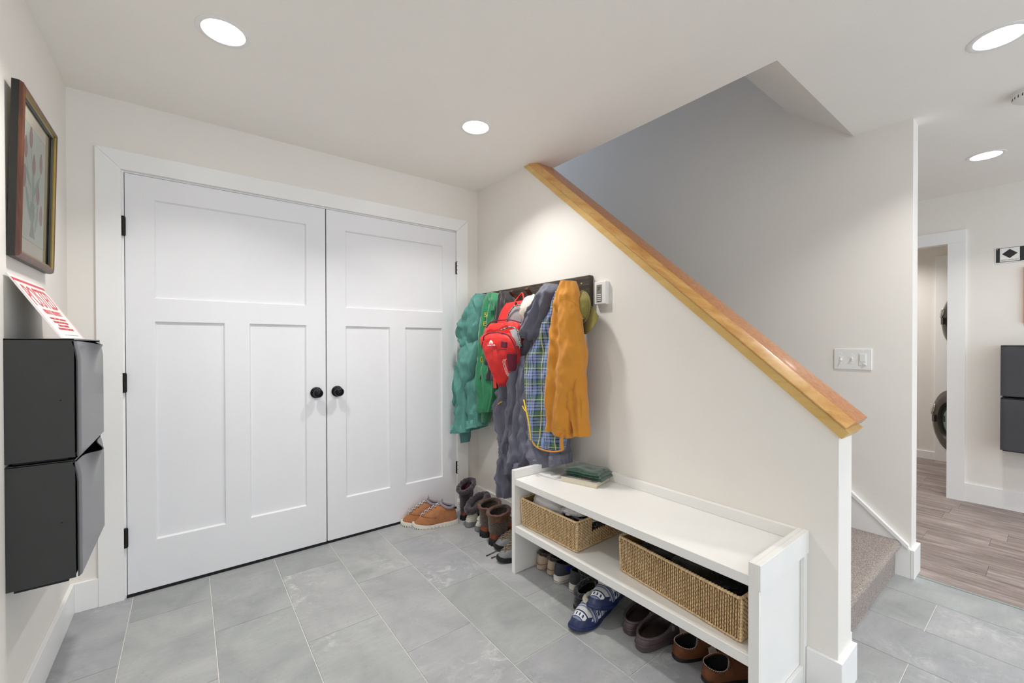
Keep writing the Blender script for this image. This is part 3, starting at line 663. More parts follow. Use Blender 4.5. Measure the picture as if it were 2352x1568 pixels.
# ---- laundry machines seen through the far doorway
M_mach = simple('appliance_white', '#e8e8e6', 0.3, 0.01); M_ring = simple('appliance_grey', '#57534c', 0.35, 0.05, metal=0.5); M_chr = simple('chrome', '#d8d6d2', 0.12, 0.02, metal=1.0)
m, t, b = nt('door_glass'); b.inputs['Base Color'].default_value = rgb('#3b5a50'); b.inputs['Roughness'].default_value = 0.08; b.inputs['Coat Weight'].default_value = 0.6; M_dg = m
def machine(z0, z1, label, name, cat, rc, R_, full):
    t_ = thing(name, label, cat, (3.55, -2.75, z0))
    part('cabinet', bx(3.22, 3.90, -3.15, -2.44, z0, z1), M_mach, t_, bevel=0.01)
    tv = Vector((0.83, 0.557, 0)).normalized(); nv_ = Vector((-0.557, 0.83, 0)).normalized(); c = Vector(rc)
    dd = thing('machine_door', None, None, c); dd.parent = t_; dd.location = c - org(t_)
    bm = BM(); lathe(bm, c - nv_ * 0.03, nv_, [(R_ * 0.9, 0), (R_, 0.005), (R_, 0.028), (R_ * 0.97, 0.034), (R_ * 0.78, 0.052), (R_ * 0.62, 0.046), (R_ * 0.60, 0.02), (R_ * 0.9, 0)], 64); part('door_ring', bm, M_ring, dd, smooth=40)
    bm = BM(); tube(bm, [c + (tv * math.cos(a) + Vector((0, 0, 1)) * math.sin(a)) * R_ * 0.995 for a in [2 * PI * k / 64 for k in range(64)]], 0.006, 6, True); part('chrome_rim', bm, M_chr, dd, smooth=True)
    bm = BM(); lathe(bm, c - nv_ * 0.03, nv_, [(R_ * 0.61, 0.0), (R_ * 0.61, 0.02), (R_ * 0.4, 0.035), (0, 0.04)], 48); part('door_glass', bm, M_dg, dd, smooth=True)
    # recessed grip on the free edge and the latch hook below it
    bm = BM(); pts = []
    for a in [math.radians(x_) for x_ in (148, 156, 164, 172)]:
        pts.append(c - nv_ * -0.018 + (tv * -math.cos(a) + Vector((0, 0, 1)) * math.sin(a)) * R_ * 0.86)
    tube(bm, pts, [0.012, 0.018, 0.018, 0.012], 10); part('grip', bm, M_chr, dd, smooth=True)
    bm = BM(); q = c + tv * R_ * 0.68 + nv_ * 0.02; prism(bm, [q + Vector((0, 0, -0.03)), q + tv * 0.03 + Vector((0, 0, -0.03)), q + tv * 0.03 + Vector((0, 0, 0.03)), q + Vector((0, 0, 0.03))], nv_ * 0.012); part('latch', bm, M_ring, dd)
    return t_
machine(0.0, 0.985, 'grey-doored washing machine beyond the far doorway, its round door ajar', 'washing_machine', 'washing machine', (3.420, -2.211, 0.558), 0.275, True)
machine(0.99, 1.95, 'clothes dryer stacked above the washing machine beyond the far doorway', 'clothes_dryer', 'dryer', (3.420, -2.254, 1.434), 0.24, True)

# ================================================================== CLOTHES
def cloth(name, col, rough=0.8, var=0.12, sheen=0.3, wr=0.6, wscale=18, weave=600, streak=(2.5, 1), crease=None):
    m, t, b = nt(name); c = rgb(col)
    v = coords(t, 'UV', (streak[0], streak[1], 1))
    n = noise_n(t, v, wscale, 5, 0.6, 0.6)
    cc = ramp(t, n, [(0.3, shade(c, 1 - var)), (0.55, c), (0.75, shade(c, 1 + var))])
    t.links.new(cc, b.inputs['Base Color']); b.inputs['Roughness'].default_value = rough; b.inputs['Sheen Weight'].default_value = sheen
    n2 = noise_n(t, coords(t, 'UV'), weave, 2, 0.5)
    bump(t, b, mix(t, n, n2, 0.25), wr, 0.006); return m
M_teal = cloth('teal_nylon', '#5a9a91', 0.62, 0.10, 0.1, 0.8, 12, 700, (2.2, 1))
M_tealk = cloth('teal_ribbing', '#4f7f7e', 0.85, 0.10, 0.1, 0.5, 30, 300, (8, .2))
M_green = cloth('green_fleece', '#2a8a5c', 0.9, 0.12, 0.6, 0.4, 14, 500)
M_greend = cloth('green_cuff', '#1f6f47', 0.9, 0.12, 0.6, 0.6, 40, 300, (9, .2))
M_blk = cloth('charcoal_knit', '#29292b', 0.9, 0.12, 0.4, 0.5, 14, 500)
M_blk2 = cloth('black_knit', '#111113', 0.9, 0.2, 0.2, 0.4, 14, 500)
M_grey = cloth('slate_shell', '#68697a', 0.55, 0.14, 0.15, 0.9, 10, 800, (2.0, 1))
M_orange = cloth('ochre_canvas', '#d08a26', 0.8, 0.07, 0.25, 0.55, 9, 900, (2.2, 1))
M_cap1 = cloth('cream_cotton', '#ded8cc', 0.9, 0.10, 0.2, 0.8, 35, 400)
M_cap2 = cloth('olive_cotton', '#83793c', 0.9, 0.12, 0.2, 0.6, 22, 500)
M_redn = cloth('red_nylon', '#e0221e', 0.55, 0.10, 0.1, 0.6, 14, 700)
M_maroon = cloth('maroon_mesh', '#6d1230', 0.7, 0.12, 0.1, 0.5, 20, 700)
M_gmesh = cloth('grey_mesh', '#a3a0a4', 0.8, 0.10, 0.1, 0.3, 20, 900)
M_yel = simple('yellow_zip', '#e8c21e', 0.5, 0.05)
M_yell = simple('gold_print', '#f0bd1c', 0.6, 0.05)
M_wht = simple('white_print', '#f3f1ee', 0.6, 0.02)
m, t, b = nt('mottled_trim')
t.links.new(ramp(t, noise_n(t, coords(t, 'Object'), 220, 2, 0.6), [(0.42, rgb('#1f2a28')), (0.5, rgb('#8fb3a4')), (0.6, rgb('#e8ebe4'))], 'CONSTANT'), b.inputs['Base Color']); M_mott = m
def plaid_mat():
    m, t, b = nt('plaid_flannel'); v = coords(t, 'UV')
    sx = t.nodes.new('ShaderNodeSeparateXYZ'); t.links.new(v, sx.inputs[0])
    def stripes(out, period, phase):
        a = t.nodes.new('ShaderNodeMath'); a.operation = 'MULTIPLY_ADD'; a.inputs[1].default_value = 1 / period; a.inputs[2].default_value = phase; t.links.new(out, a.inputs[0])
        f = t.nodes.new('ShaderNodeMath'); f.operation = 'FRACT'; t.links.new(a.outputs[0], f.inputs[0])
        B_, N_, G_, W_ = rgb('#8295c4'), rgb('#232a52'), rgb('#3f6b54'), rgb('#93a4cc')
        base = ramp(t, f.outputs[0], [(0.0, G_), (0.13, N_), (0.20, B_), (0.34, N_), (0.40, W_), (0.52, N_), (0.58, B_), (0.72, N_), (0.80, G_)], 'CONSTANT')
        line = ramp(t, f.outputs[0], [(0.0, (0, 0, 0, 1)), (0.04, (1, 1, 1, 1)), (0.085, (0, 0, 0, 1))], 'CONSTANT')
        return base, line
    a, la = stripes(sx.outputs[0], 0.105, 0.25); c, lc = stripes(sx.outputs[1], 0.088, 0.0)
    col = mix(t, a, c, 0.5)
    col = mix(t, col, rgb('#e2dc8a'), mix(t, la, (0.75,) * 3 + (1,), 1.0, 'MULTIPLY')); col = mix(t, col, rgb('#ddd88c'), mix(t, lc, (0.7,) * 3 + (1,), 1.0, 'MULTIPLY'))
    n = noise_n(t, coords(t, 'UV', (1, 1, 1)), 500, 2)
    col = mix(t, col, rgb('#1c2340'), ramp(t, n, [(0.5, (0, 0, 0, 1)), (0.8, (0.35, 0.35, 0.35, 1))]))
    t.links.new(col, b.inputs['Base Color']); b.inputs['Roughness'].default_value = 0.9; b.inputs['Sheen Weight'].default_value = 0.4
    bump(t, b, noise_n(t, v, 16, 4), 0.5, 0.006); return m
M_plaid = plaid_mat()

def smooth_interp(secs, u):
    n = len(secs) - 1; x = u * n; i = min(int(x), n - 1)
    A = [[Vector(s[0]) for s in secs], [Vector(s[1]) for s in secs]]
    f = x - i
    q = [catmull(a, u) for a in A]
    fr = secs[i][2] + (secs[i + 1][2] - secs[i][2]) * f; bk = secs[i][3] + (secs[i + 1][3] - secs[i][3]) * f
    return q[0], q[1], fr, bk
def loft(bm, secs, nu=44, nv=60, fold=(3, 0.012), wr=0.006, seed=0.0, hem=0.02, nrm=(-1, 0, 0), grow=0.35, wfreq=14, sq=0.55, hollow=True, anchor=0.0):
    """cloth hung from the top: secs = (left point, right point, bulge towards the room, bulge towards the wall)"""
    N = Vector(nrm); rr = []; uvl = bm.loops.layers.uv.verify(); uvs = []
    ln = 0.0; pm = None
    for i in range(nv + 1):
        u = i / nv; a, c, fr, bk = smooth_interp(secs, u)
        mid = (a + c) / 2
        if pm is not None: ln += (mid - pm).length
        pm = mid; wd = (c - a).length; ring = []; uvr = []
        for j in range(nu):
            t_ = 2 * PI * j / nu; w_ = 0.5 - 0.5 * math.cos(t_); s_ = math.sin(t_)
            d = (abs(s_) ** sq) * (fr if s_ > 0 else -bk)
            amp = min(1, grow + u * 1.2)
            if s_ > 0:
                ww = w_ + 0.05 * math.sin(5 * u + seed)
                f_ = math.sin(2 * PI * fold[0] * ww + seed) + 0.45 * math.sin(2 * PI * fold[0] * 2.3 * ww + seed * 2 + 2 * u)
                d += fold[1] * f_ * amp * s_ ** 0.5
            p = a + (c - a) * w_ + N * d
            q = Vector((p.x * wfreq, p.y * wfreq * 1.3 + seed * 7, p.z * wfreq * 0.55))
            k = noise.noise(q) * wr * 1.6 + noise.noise(q * 2.7) * wr * 0.8
            rd = 1 - abs(noise.noise(q * 0.8 + Vector((3, 1, seed)))) * 2
            k += max(0, rd - 0.52) * wr * 2.6
            p = p + N * k * (1 if s_ >= 0 else 0.2) + (c - a).normalized() * noise.noise(q * 1.3 + Vector((9, 9, 9))) * wr * 0.6 * (1 if abs(s_) < 0.5 else 0)
            ring.append(p); uvr.append(((w_ - anchor) * wd * (1 if s_ >= 0 else -1), ln))
        rr.append(ring); uvs.append(uvr)
    if hollow:
        last = rr[-1]; c = sum(last, Vector()) / nu
        for k, (inn, up) in enumerate(((0.004, 0.0), (0.006, hem), (0.008, hem * 3))):
            rr.append([p + (c - p).normalized() * min(inn, (c - p).length * 0.6) + Vector((0, 0, up)) for p in last]); uvs.append(uvs[nv])
    V = rings(bm, rr, True, True, True)
    idx = {}
    for i, r in enumerate(V):
        for j, v in enumerate(r): idx[v] = uvs[i][j]
    for f in bm.faces:
        us = [idx.get(l.vert) for l in f.loops]
        if None in us: continue
        for l, q in zip(f.loops, us): l[uvl].uv = q
    return V
def garment_part(name, secs, mat, par, **k):
    bm = BM(); loft(bm, secs, **k); return part(name, bm, mat, par, smooth=True)

# ---- teal jacket
J = thing('jacket', 'teal nylon rain jacket hung at the left end of the coat rack', 'jacket', (-0.12, -0.2, 0.55))
garment_part('body', [((-0.090, -0.159, 1.609), (-0.090, -0.235, 1.598), .03, .03), ((-0.110, -0.131, 1.558), (-0.090, -0.268, 1.548), .05, .05), ((-0.130, -0.090, 1.447), (-0.120, -0.302, 1.452), .07, .07), ((-0.140, -0.105, 1.301), (-0.120, -0.284, 1.298), .06, .07), ((-0.140, -0.104, 1.108), (-0.120, -0.272, 1.113), .06, .07), ((-0.140, -0.066, 0.911), (-0.120, -0.272, 0.927), .07, .07), ((-0.140, -0.040, 0.745), (-0.120, -0.260, 0.770), .07, .08), ((-0.140, -0.065, 0.585), (-0.120, -0.259, 0.652), .065, .08)], M_teal, J, fold=(3, .024), wr=.015, seed=1.2, nv=80, nu=56)
garment_part('shoulder', [((-0.160, -0.257, 1.582), (-0.140, -0.282, 1.581), .03, .03), ((-0.200, -0.204, 1.500), (-0.160, -0.301, 1.496), .05, .04), ((-0.220, -0.141, 1.378), (-0.170, -0.294, 1.383), .06, .05), ((-0.220, -0.140, 1.284), (-0.170, -0.282, 1.283), .05, .05), ((-0.200, -0.143, 1.205), (-0.160, -0.244, 1.206), .03, .04)], M_teal, J, fold=(2, .014), wr=.014, seed=4.1, hollow=False)
garment_part('sleeve', [((-0.200, -0.155, 1.268), (-0.170, -0.271, 1.283), .03, .03), ((-0.230, -0.156, 1.143), (-0.190, -0.279, 1.161), .045, .035), ((-0.240, -0.124, 1.017), (-0.200, -0.249, 1.022), .05, .04), ((-0.250, -0.147, 0.925), (-0.210, -0.200, 0.927), .045, .04), ((-0.250, -0.134, 0.814), (-0.210, -0.194, 0.817), .04, .04), ((-0.250, -0.102, 0.700), (-0.210, -0.187, 0.708), .04, .04), ((-0.250, -0.076, 0.588), (-0.210, -0.187, 0.605), .038, .038)], M_teal, J, fold=(1.5, .008), wr=.010, seed=2.2)
garment_part('sleeve', [((-0.170, -0.016, 1.057), (-0.150, -0.058, 1.042), .02, .02), ((-0.200, 0.004, 0.975), (-0.160, -0.050, 0.976), .03, .03), ((-0.210, 0.006, 0.900), (-0.170, -0.041, 0.901), .03, .03), ((-0.200, 0.012, 0.778), (-0.160, -0.023, 0.778), .03, .03), ((-0.190, 0.017, 0.628), (-0.150, -0.005, 0.626), .02, .03)], M_teal, J, fold=(2, .008), wr=.016, seed=5.9, nu=28, nv=30)
garment_part('cuff', [((-0.190, -0.054, 0.606), (-0.170, -0.157, 0.626), .022, .022), ((-0.190, -0.067, 0.553), (-0.170, -0.157, 0.572), .022, .022), ((-0.190, -0.079, 0.507), (-0.170, -0.145, 0.526), .020, .020)], M_tealk, J, fold=(5, .001), wr=.002, seed=1, nu=28, nv=16)
# ---- green sweatshirt
J = thing('sweatshirt', 'green fleece sweatshirt with gold lettering between the teal jacket and the black top', 'sweatshirt', (-0.1, -0.33, 0.6))
garment_part('body', [((-0.090, -0.296, 1.602), (-0.090, -0.434, 1.577), .03, .03), ((-0.110, -0.287, 1.515), (-0.100, -0.437, 1.504), .05, .05), ((-0.120, -0.273, 1.361), (-0.110, -0.420, 1.356), .06, .06), ((-0.120, -0.250, 1.206), (-0.110, -0.409, 1.207), .06, .06), ((-0.120, -0.227, 1.049), (-0.110, -0.409, 1.057), .06, .06), ((-0.120, -0.226, 0.892), (-0.110, -0.419, 0.908), .055, .06), ((-0.120, -0.237, 0.742), (-0.110, -0.366, 0.767), .05, .05)], M_green, J, fold=(2.5, .016), wr=.006, seed=3.3)
garment_part('hood', [((-0.110, -0.358, 1.597), (-0.100, -0.438, 1.582), .03, .03), ((-0.130, -0.376, 1.537), (-0.120, -0.480, 1.529), .035, .03), ((-0.140, -0.422, 1.459), (-0.120, -0.460, 1.466), .02, .02)], M_green, J, fold=(1.5, .006), wr=.006, seed=.4, nu=28, nv=20, hollow=False)
garment_part('cuff', [((-0.120, -0.260, 0.751), (-0.110, -0.339, 0.766), .03, .03), ((-0.120, -0.254, 0.713), (-0.110, -0.328, 0.728), .028, .028), ((-0.120, -0.259, 0.677), (-0.110, -0.311, 0.683), .025, .025)], M_greend, J, fold=(5, .002), wr=.002, seed=1, nu=24, nv=12)
for s_, pp, hh in (('S', (-0.172, -0.369, 1.422), .032), ('E', (-0.172, -0.357, 1.363), .03), ('G', (-0.172, -0.341, 1.204), .03), ('O', (-0.172, -0.318, 1.110), .04)):
    part('lettering', text_bm(s_, .028, hh, (pp[0], pp[1] + .012, pp[2]), (0, -1, 0), (0, 0, 1), 0.001), M_yell, J)
# ---- charcoal top and black trousers
J = thing('jersey', 'charcoal knit top hanging behind the red backpack', 'shirt', (-0.1, -0.45, 0.9))
garment_part('body', [((-0.090, -0.454, 1.596), (-0.090, -0.543, 1.587), .03, .03), ((-0.110, -0.446, 1.533), (-0.100, -0.594, 1.521), .045, .04), ((-0.120, -0.429, 1.400), (-0.100, -0.612, 1.392), .05, .05), ((-0.120, -0.360, 1.237), (-0.100, -0.593, 1.237), .05, .05), ((-0.130, -0.310, 1.099), (-0.110, -0.534, 1.107), .045, .05), ((-0.130, -0.253, 0.994), (-0.110, -0.510, 0.986), .04, .05)], M_blk, J, fold=(3.5, .014), wr=.005, seed=2.8)
J = thing('trousers', 'black trousers showing below the charcoal top and the backpack', 'trousers', (-0.07, -0.45, 0.75))
garment_part('body', [((-0.070, -0.331, 1.206), (-0.070, -0.578, 1.208), .02, .04), ((-0.070, -0.319, 1.020), (-0.070, -0.563, 1.034), .03, .04), ((-0.070, -0.319, 0.865), (-0.070, -0.480, 0.896), .03, .04), ((-0.070, -0.313, 0.734), (-0.070, -0.388, 0.781), .02, .03)], M_blk2, J, fold=(2, .008), wr=.006, seed=1.9, nu=32, nv=30)

# ---- cream cap
def cap(name, label, c, Rr, mat, axis, up, brimdir, panels=6, brim=True, squash=0.8, brl=0.075):
    """crown axis = outward top of the crown; brimdir in the plane of the opening"""
    A = Vector(axis).normalized(); Bd = Vector(brimdir); Bd = (Bd - A * Bd.dot(A)).normalized(); S = A.cross(Bd)
    J = thing(name, label, 'cap', c)
    c = Vector(c); bm = BM(); uvl = bm.loops.layers.uv.verify(); n = 48; rr = []
    for i in range(13):
        th = i / 12 * PI / 2; r = Rr * (math.cos(th) ** 0.8); h = Rr * squash * math.sin(th); ring = []
        for j in range(n):
            ph = 2 * PI * j / n; k = 1 - 0.03 * abs(math.cos(ph * panels / 2)) ** 8
            p = c + (Bd * math.cos(ph) * 1.12 + S * math.sin(ph)) * max(r, 0.001) * k + A * h
            p += A * noise.noise(p * 22) * 0.008 + Bd * noise.noise(p * 16) * 0.006
            ring.append(p)
        rr.append(ring)
    rings(bm, rr, True, False, True)
    for f in bm.faces:
        for l in f.loops: l[uvl].uv = (l.vert.co.y, l.vert.co.z)
    part('crown', bm, mat, J, smooth=True)
    bm = BM(); tube(bm, [c + (Bd * math.cos(2 * PI * k / 40) * 1.12 + S * math.sin(2 * PI * k / 40)) * Rr * 1.005 + A * .006 for k in range(40)], 0.004, 6, True); part('band', bm, mat, J, smooth=True)
    bm = BM(); lathe(bm, c + A * Rr * squash, A, [(0.007, -.002), (0.006, .003), (0, .005)], 12); part('button', bm, mat, J, smooth=True)
    if brim:
        bm = BM(); uvl = bm.loops.layers.uv.verify(); top = []; bot = []
        for i in range(9):
            row = []; row2 = []
            for j in range(17):
                a = math.radians(-62 + 124 * j / 16); s_ = i / 8
                e = Vector((math.cos(a) * 1.12, math.sin(a))) * Rr; o = Vector((Rr * 1.12 + brl * math.cos(a * 1.25), math.sin(a) * Rr * 1.02))
                q = e + (o - e) * s_
                dz = -0.03 * (q.y / Rr) ** 2 * s_ - 0.004
                p = c + Bd * q.x + S * q.y + A * dz
                row.append(bm.verts.new(p)); row2.append(bm.verts.new(p - A * 0.003))
            top.append(row); bot.append(row2)
        for g in (top, bot):
            for i in range(8):
                for j in range(16): bm.faces.new((g[i][j], g[i][j + 1], g[i + 1][j + 1], g[i + 1][j]))
        for j in range(16): bm.faces.new((top[8][j], top[8][j + 1], bot[8][j + 1], bot[8][j]))
        for i in range(8):
            for q in (0, 16): bm.faces.new((top[i][q], top[i + 1][q], bot[i + 1][q], bot[i][q]))
        bmesh.ops.recalc_face_normals(bm, faces=bm.faces)
        for f in bm.faces:
            for l in f.loops: l[uvl].uv = (l.vert.co.y, l.vert.co.z)
        part('brim', bm, mat, J, smooth=45)
    return J, c, A, Bd, S
cap('cap', 'cream cotton cap hung between the red backpack and the slate jacket', (-0.170, -0.856, 1.439), 0.082, M_cap1, (-0.75, 0.35, 0.15), None, (-0.15, 0.45, -1), brim=False)
J, c, A, Bd, S = cap('cap', 'olive cap lettered BIKE ADK at the right end of the coat rack', (-0.085, -1.184, 1.436), 0.082, M_cap2, (-0.72, 0.15, 0.10), None, (-0.25, -0.62, -1), brl=0.07)
for s_, q, w_ in (('BIKE', 0.052, .048), ('ADK', 0.034, .042)):
    o = c + Bd * (0.098 - (0.052 - q) * 0.1) + A * (0.012 + q * 0.55) - S * 0.03
    X = S * -1 if (S.y > 0) else S
    o = c + Bd * (0.104 - q * 0.28) + A * (q * 0.95 - 0.004) - X * w_ / 2
    part('lettering', text_bm(s_, w_, .014, o, X, (A - Bd * 0.35).normalized(), 0.0012), M_wht, J)

# ---- slate-grey shell jacket
J = thing('jacket', 'long slate-grey shell jacket with yellow zips reaching down to the bench', 'jacket', (-0.15, -0.75, 0.3))
garment_part('body', [((-0.100, -0.925, 1.592), (-0.090, -0.989, 1.586), .03, .03), ((-0.140, -0.884, 1.457), (-0.100, -1.025, 1.461), .06, .05), ((-0.150, -0.811, 1.329), (-0.100, -1.043, 1.311), .06, .06), ((-0.150, -0.712, 1.182), (-0.100, -1.078, 1.188), .06, .07), ((-0.160, -0.653, 1.043), (-0.100, -1.078, 1.065), .07, .07), ((-0.160, -0.568, 0.911), (-0.100, -1.077, 0.954), .08, .07), ((-0.170, -0.543, 0.752), (-0.100, -1.084, 0.820), .08, .08), ((-0.170, -0.600, 0.620), (-0.100, -1.091, 0.698), .08, .08), ((-0.180, -0.650, 0.520), (-0.110, -1.101, 0.628), .08, .08), ((-0.200, -0.677, 0.425), (-0.120, -1.118, 0.577), .07, .07)], M_grey, J, fold=(3.5, .030), wr=.018, seed=0.7, nu=80, nv=110)
garment_part('hood', [((-0.150, -0.988, 1.586), (-0.120, -1.014, 1.581), .02, .03), ((-0.190, -0.969, 1.530), (-0.150, -1.056, 1.525), .05, .03), ((-0.210, -0.911, 1.426), (-0.160, -1.035, 1.428), .06, .04), ((-0.220, -0.859, 1.339), (-0.170, -0.995, 1.331), .06, .04), ((-0.220, -0.822, 1.289), (-0.170, -0.942, 1.247), .045, .04)], M_grey, J, fold=(2.5, .012), wr=.012, seed=2.1, nv=40, hem=0.01)
garment_part('sleeve', [((-0.210, -0.780, 1.158), (-0.180, -0.875, 1.173), .03, .03), ((-0.230, -0.754, 1.026), (-0.190, -0.846, 1.030), .05, .04), ((-0.240, -0.740, 0.880), (-0.200, -0.830, 0.886), .05, .04), ((-0.240, -0.718, 0.731), (-0.200, -0.779, 0.735), .045, .04), ((-0.240, -0.672, 0.561), (-0.200, -0.726, 0.566), .045, .04), ((-0.240, -0.634, 0.417), (-0.200, -0.708, 0.427), .045, .04), ((-0.240, -0.620, 0.287), (-0.200, -0.694, 0.282), .042, .04)], M_grey, J, fold=(1.5, .008), wr=.012, seed=3.9, nu=40, nv=90)
garment_part('front_flap', [((-0.220, -0.834, 1.121), (-0.200, -0.875, 1.122), .02, .02), ((-0.240, -0.843, 0.981), (-0.200, -0.879, 0.981), .035, .03), ((-0.250, -0.830, 0.826), (-0.200, -0.894, 0.830), .04, .03), ((-0.260, -0.792, 0.667), (-0.200, -0.921, 0.682), .04, .03), ((-0.270, -0.779, 0.562), (-0.200, -0.952, 0.599), .035, .03), ((-0.280, -0.762, 0.466), (-0.220, -0.833, 0.503), .02, .02)], M_grey, J, fold=(2, .012), wr=.012, seed=5.2, nu=44, nv=60)
def ribbon(name, pts, r, mat, par, n=6):
    bm = BM(); P = [Vector(p) for p in pts]; Q = [catmull(P, k / 24) for k in range(25)]
    tube(bm, Q, r, n); return part(name, bm, mat, par, smooth=True)
ribbon('zip', [(-0.310, -0.946, 0.892), (-0.310, -0.958, 0.878), (-0.310, -0.973, 0.866)], .0035, M_yel, J)
ribbon('zip', [(-0.285, -0.927, 0.887), (-0.292, -0.955, 0.810), (-0.298, -0.981, 0.742), (-0.298, -0.996, 0.704)][:1] + [(-0.300, -0.949, 0.872), (-0.305, -0.979, 0.803), (-0.300, -0.995, 0.733)], .0001, M_yel, J) if False else None
ribbon('zip', [(-0.300, -0.946, 0.925), (-0.310, -0.981, 0.864), (-0.310, -1.004, 0.795), (-0.305, -1.012, 0.713)], .0045, M_yel, J)
ribbon('zip', [(-0.240, -0.654, 0.879), (-0.240, -0.607, 0.852), (-0.230, -0.583, 0.806), (-0.230, -0.593, 0.752)], .003, M_yel, J)

# ---- ochre overshirt with plaid lining
J = thing('overshirt', 'ochre canvas overshirt with blue plaid lining turned out, at the right of the rack', 'jacket', (-0.15, -1.0, 0.65))
garment_part('lining', [((-0.150, -1.060, 1.534), (-0.130, -1.109, 1.531), .02, .03), ((-0.170, -1.053, 1.456), (-0.140, -1.119, 1.452), .03, .04), ((-0.190, -1.002, 1.348), (-0.150, -1.129, 1.344), .035, .04), ((-0.200, -0.938, 1.237), (-0.150, -1.129, 1.237), .04, .05), ((-0.210, -0.879, 1.148), (-0.150, -1.129, 1.153), .045, .05), ((-0.210, -0.871, 1.032), (-0.150, -1.128, 1.046), .05, .05), ((-0.210, -0.890, 0.881), (-0.150, -1.128, 0.903), .05, .05), ((-0.210, -0.906, 0.744), (-0.150, -1.121, 0.770), .05, .05), ((-0.210, -0.914, 0.682), (-0.150, -1.115, 0.697), .045, .05), ((-0.210, -0.964, 0.651), (-0.150, -1.108, 0.655), .035, .04)], M_plaid, J, fold=(1.5, .008), wr=.005, seed=6.0, nu=64, nv=90, anchor=1.0)
garment_part('body', [((-0.170, -1.126, 1.580), (-0.140, -1.179, 1.577), .03, .04), ((-0.190, -1.116, 1.509), (-0.150, -1.211, 1.503), .045, .05), ((-0.210, -1.110, 1.402), (-0.160, -1.236, 1.397), .05, .05), ((-0.220, -1.103, 1.284), (-0.160, -1.252, 1.282), .055, .06), ((-0.220, -1.092, 1.166), (-0.160, -1.276, 1.180), .06, .06), ((-0.220, -1.085, 1.047), (-0.160, -1.255, 1.055), .06, .06), ((-0.220, -1.075, 0.903), (-0.170, -1.211, 0.914), .055, .06), ((-0.220, -1.071, 0.771), (-0.170, -1.185, 0.734), .045, .06)], M_orange, J, fold=(1.5, .010), wr=.007, seed=1.4, nu=64, nv=90)
garment_part('sleeve', [((-0.160, -1.192, 1.237), (-0.130, -1.245, 1.225), .03, .03), ((-0.180, -1.198, 1.098), (-0.140, -1.255, 1.099), .035, .03), ((-0.190, -1.195, 0.983), (-0.140, -1.267, 0.986), .035, .03), ((-0.170, -1.191, 0.865), (-0.130, -1.270, 0.871), .035, .03), ((-0.160, -1.204, 0.750), (-0.120, -1.267, 0.751), .03, .03)], M_orange, J, fold=(2, .008), wr=.008, seed=4.4, nu=40, nv=50)
garment_part('collar', [((-0.150, -1.095, 1.569), (-0.130, -1.182, 1.566), .03, .03), ((-0.150, -1.081, 1.522), (-0.120, -1.192, 1.495), .035, .03), ((-0.140, -1.105, 1.405), (-0.120, -1.198, 1.366), .03, .02)], M_plaid, J, fold=(1.5, .004), wr=.004, seed=2, nu=30, nv=20, hollow=False)
ribbon('hem_binding', [(-0.270, -0.982, 0.697), (-0.270, -1.011, 0.674), (-0.265, -1.060, 0.663), (-0.250, -1.131, 0.663), (-0.220, -1.173, 0.674)], .0042, M_orange, J)
ribbon('hem_binding', [(-0.215, -1.168, 0.672), (-0.215, -1.161, 0.715), (-0.220, -1.170, 0.761)], .010, M_orange, J)
ribbon('seam', [(-0.278, -1.135, 0.802), (-0.272, -1.205, 0.799), (-0.250, -1.240, 0.784), (-0.225, -1.255, 0.774)], .0012, simple('ochre_thread', '#a96f1d', 0.8), J)
ribbon('seam', [(-0.236, -1.171, 1.471), (-0.236, -1.217, 1.467), (-0.215, -1.252, 1.450), (-0.195, -1.251, 1.435)], .0010, bpy.data.materials['ochre_thread'], J)

# ---- red backpack
J = thing('backpack', 'small red hiking backpack with grey mesh hung from the fourth peg', 'backpack', (-0.2, -0.55, 0.95))
garment_part('back_panel', [((-0.140, -0.590, 1.502), (-0.130, -0.744, 1.507), .02, .02), ((-0.160, -0.570, 1.457), (-0.140, -0.795, 1.460), .03, .03), ((-0.180, -0.559, 1.373), (-0.140, -0.811, 1.356), .04, .04), ((-0.180, -0.534, 1.237), (-0.140, -0.798, 1.210), .04, .04), ((-0.180, -0.548, 1.095), (-0.140, -0.734, 1.101), .04, .04), ((-0.180, -0.605, 0.974), (-0.140, -0.681, 0.989), .03, .03)], M_redn, J, fold=(1, .002), wr=.004, seed=1, sq=.35, hollow=False)
garment_part('mesh_panel', [((-0.200, -0.716, 1.462), (-0.190, -0.806, 1.467), .012, .01), ((-0.215, -0.700, 1.412), (-0.190, -0.831, 1.414), .012, .01), ((-0.220, -0.674, 1.351), (-0.190, -0.831, 1.341), .012, .01)], M_gmesh, J, fold=(1, .0), wr=.001, seed=1, sq=.35, hollow=False, nu=30, nv=16)
ribbon('piping', [(-0.235, -0.690, 1.350), (-0.232, -0.713, 1.418), (-0.222, -0.762, 1.466), (-0.210, -0.835, 1.462), (-0.205, -0.861, 1.411)], .0042, M_mott, J)
garment_part('main_compartment', [((-0.250, -0.551, 1.365), (-0.200, -0.776, 1.374), .03, .06), ((-0.270, -0.531, 1.321), (-0.200, -0.801, 1.336), .045, .08), ((-0.270, -0.525, 1.237), (-0.200, -0.805, 1.250), .05, .08), ((-0.260, -0.545, 1.153), (-0.200, -0.780, 1.158), .05, .08), ((-0.250, -0.589, 1.058), (-0.190, -0.737, 1.063), .045, .07), ((-0.230, -0.627, 0.974), (-0.180, -0.670, 0.968), .025, .05)], M_redn, J, fold=(1, .002), wr=.005, seed=1.6, sq=.4, hollow=False)
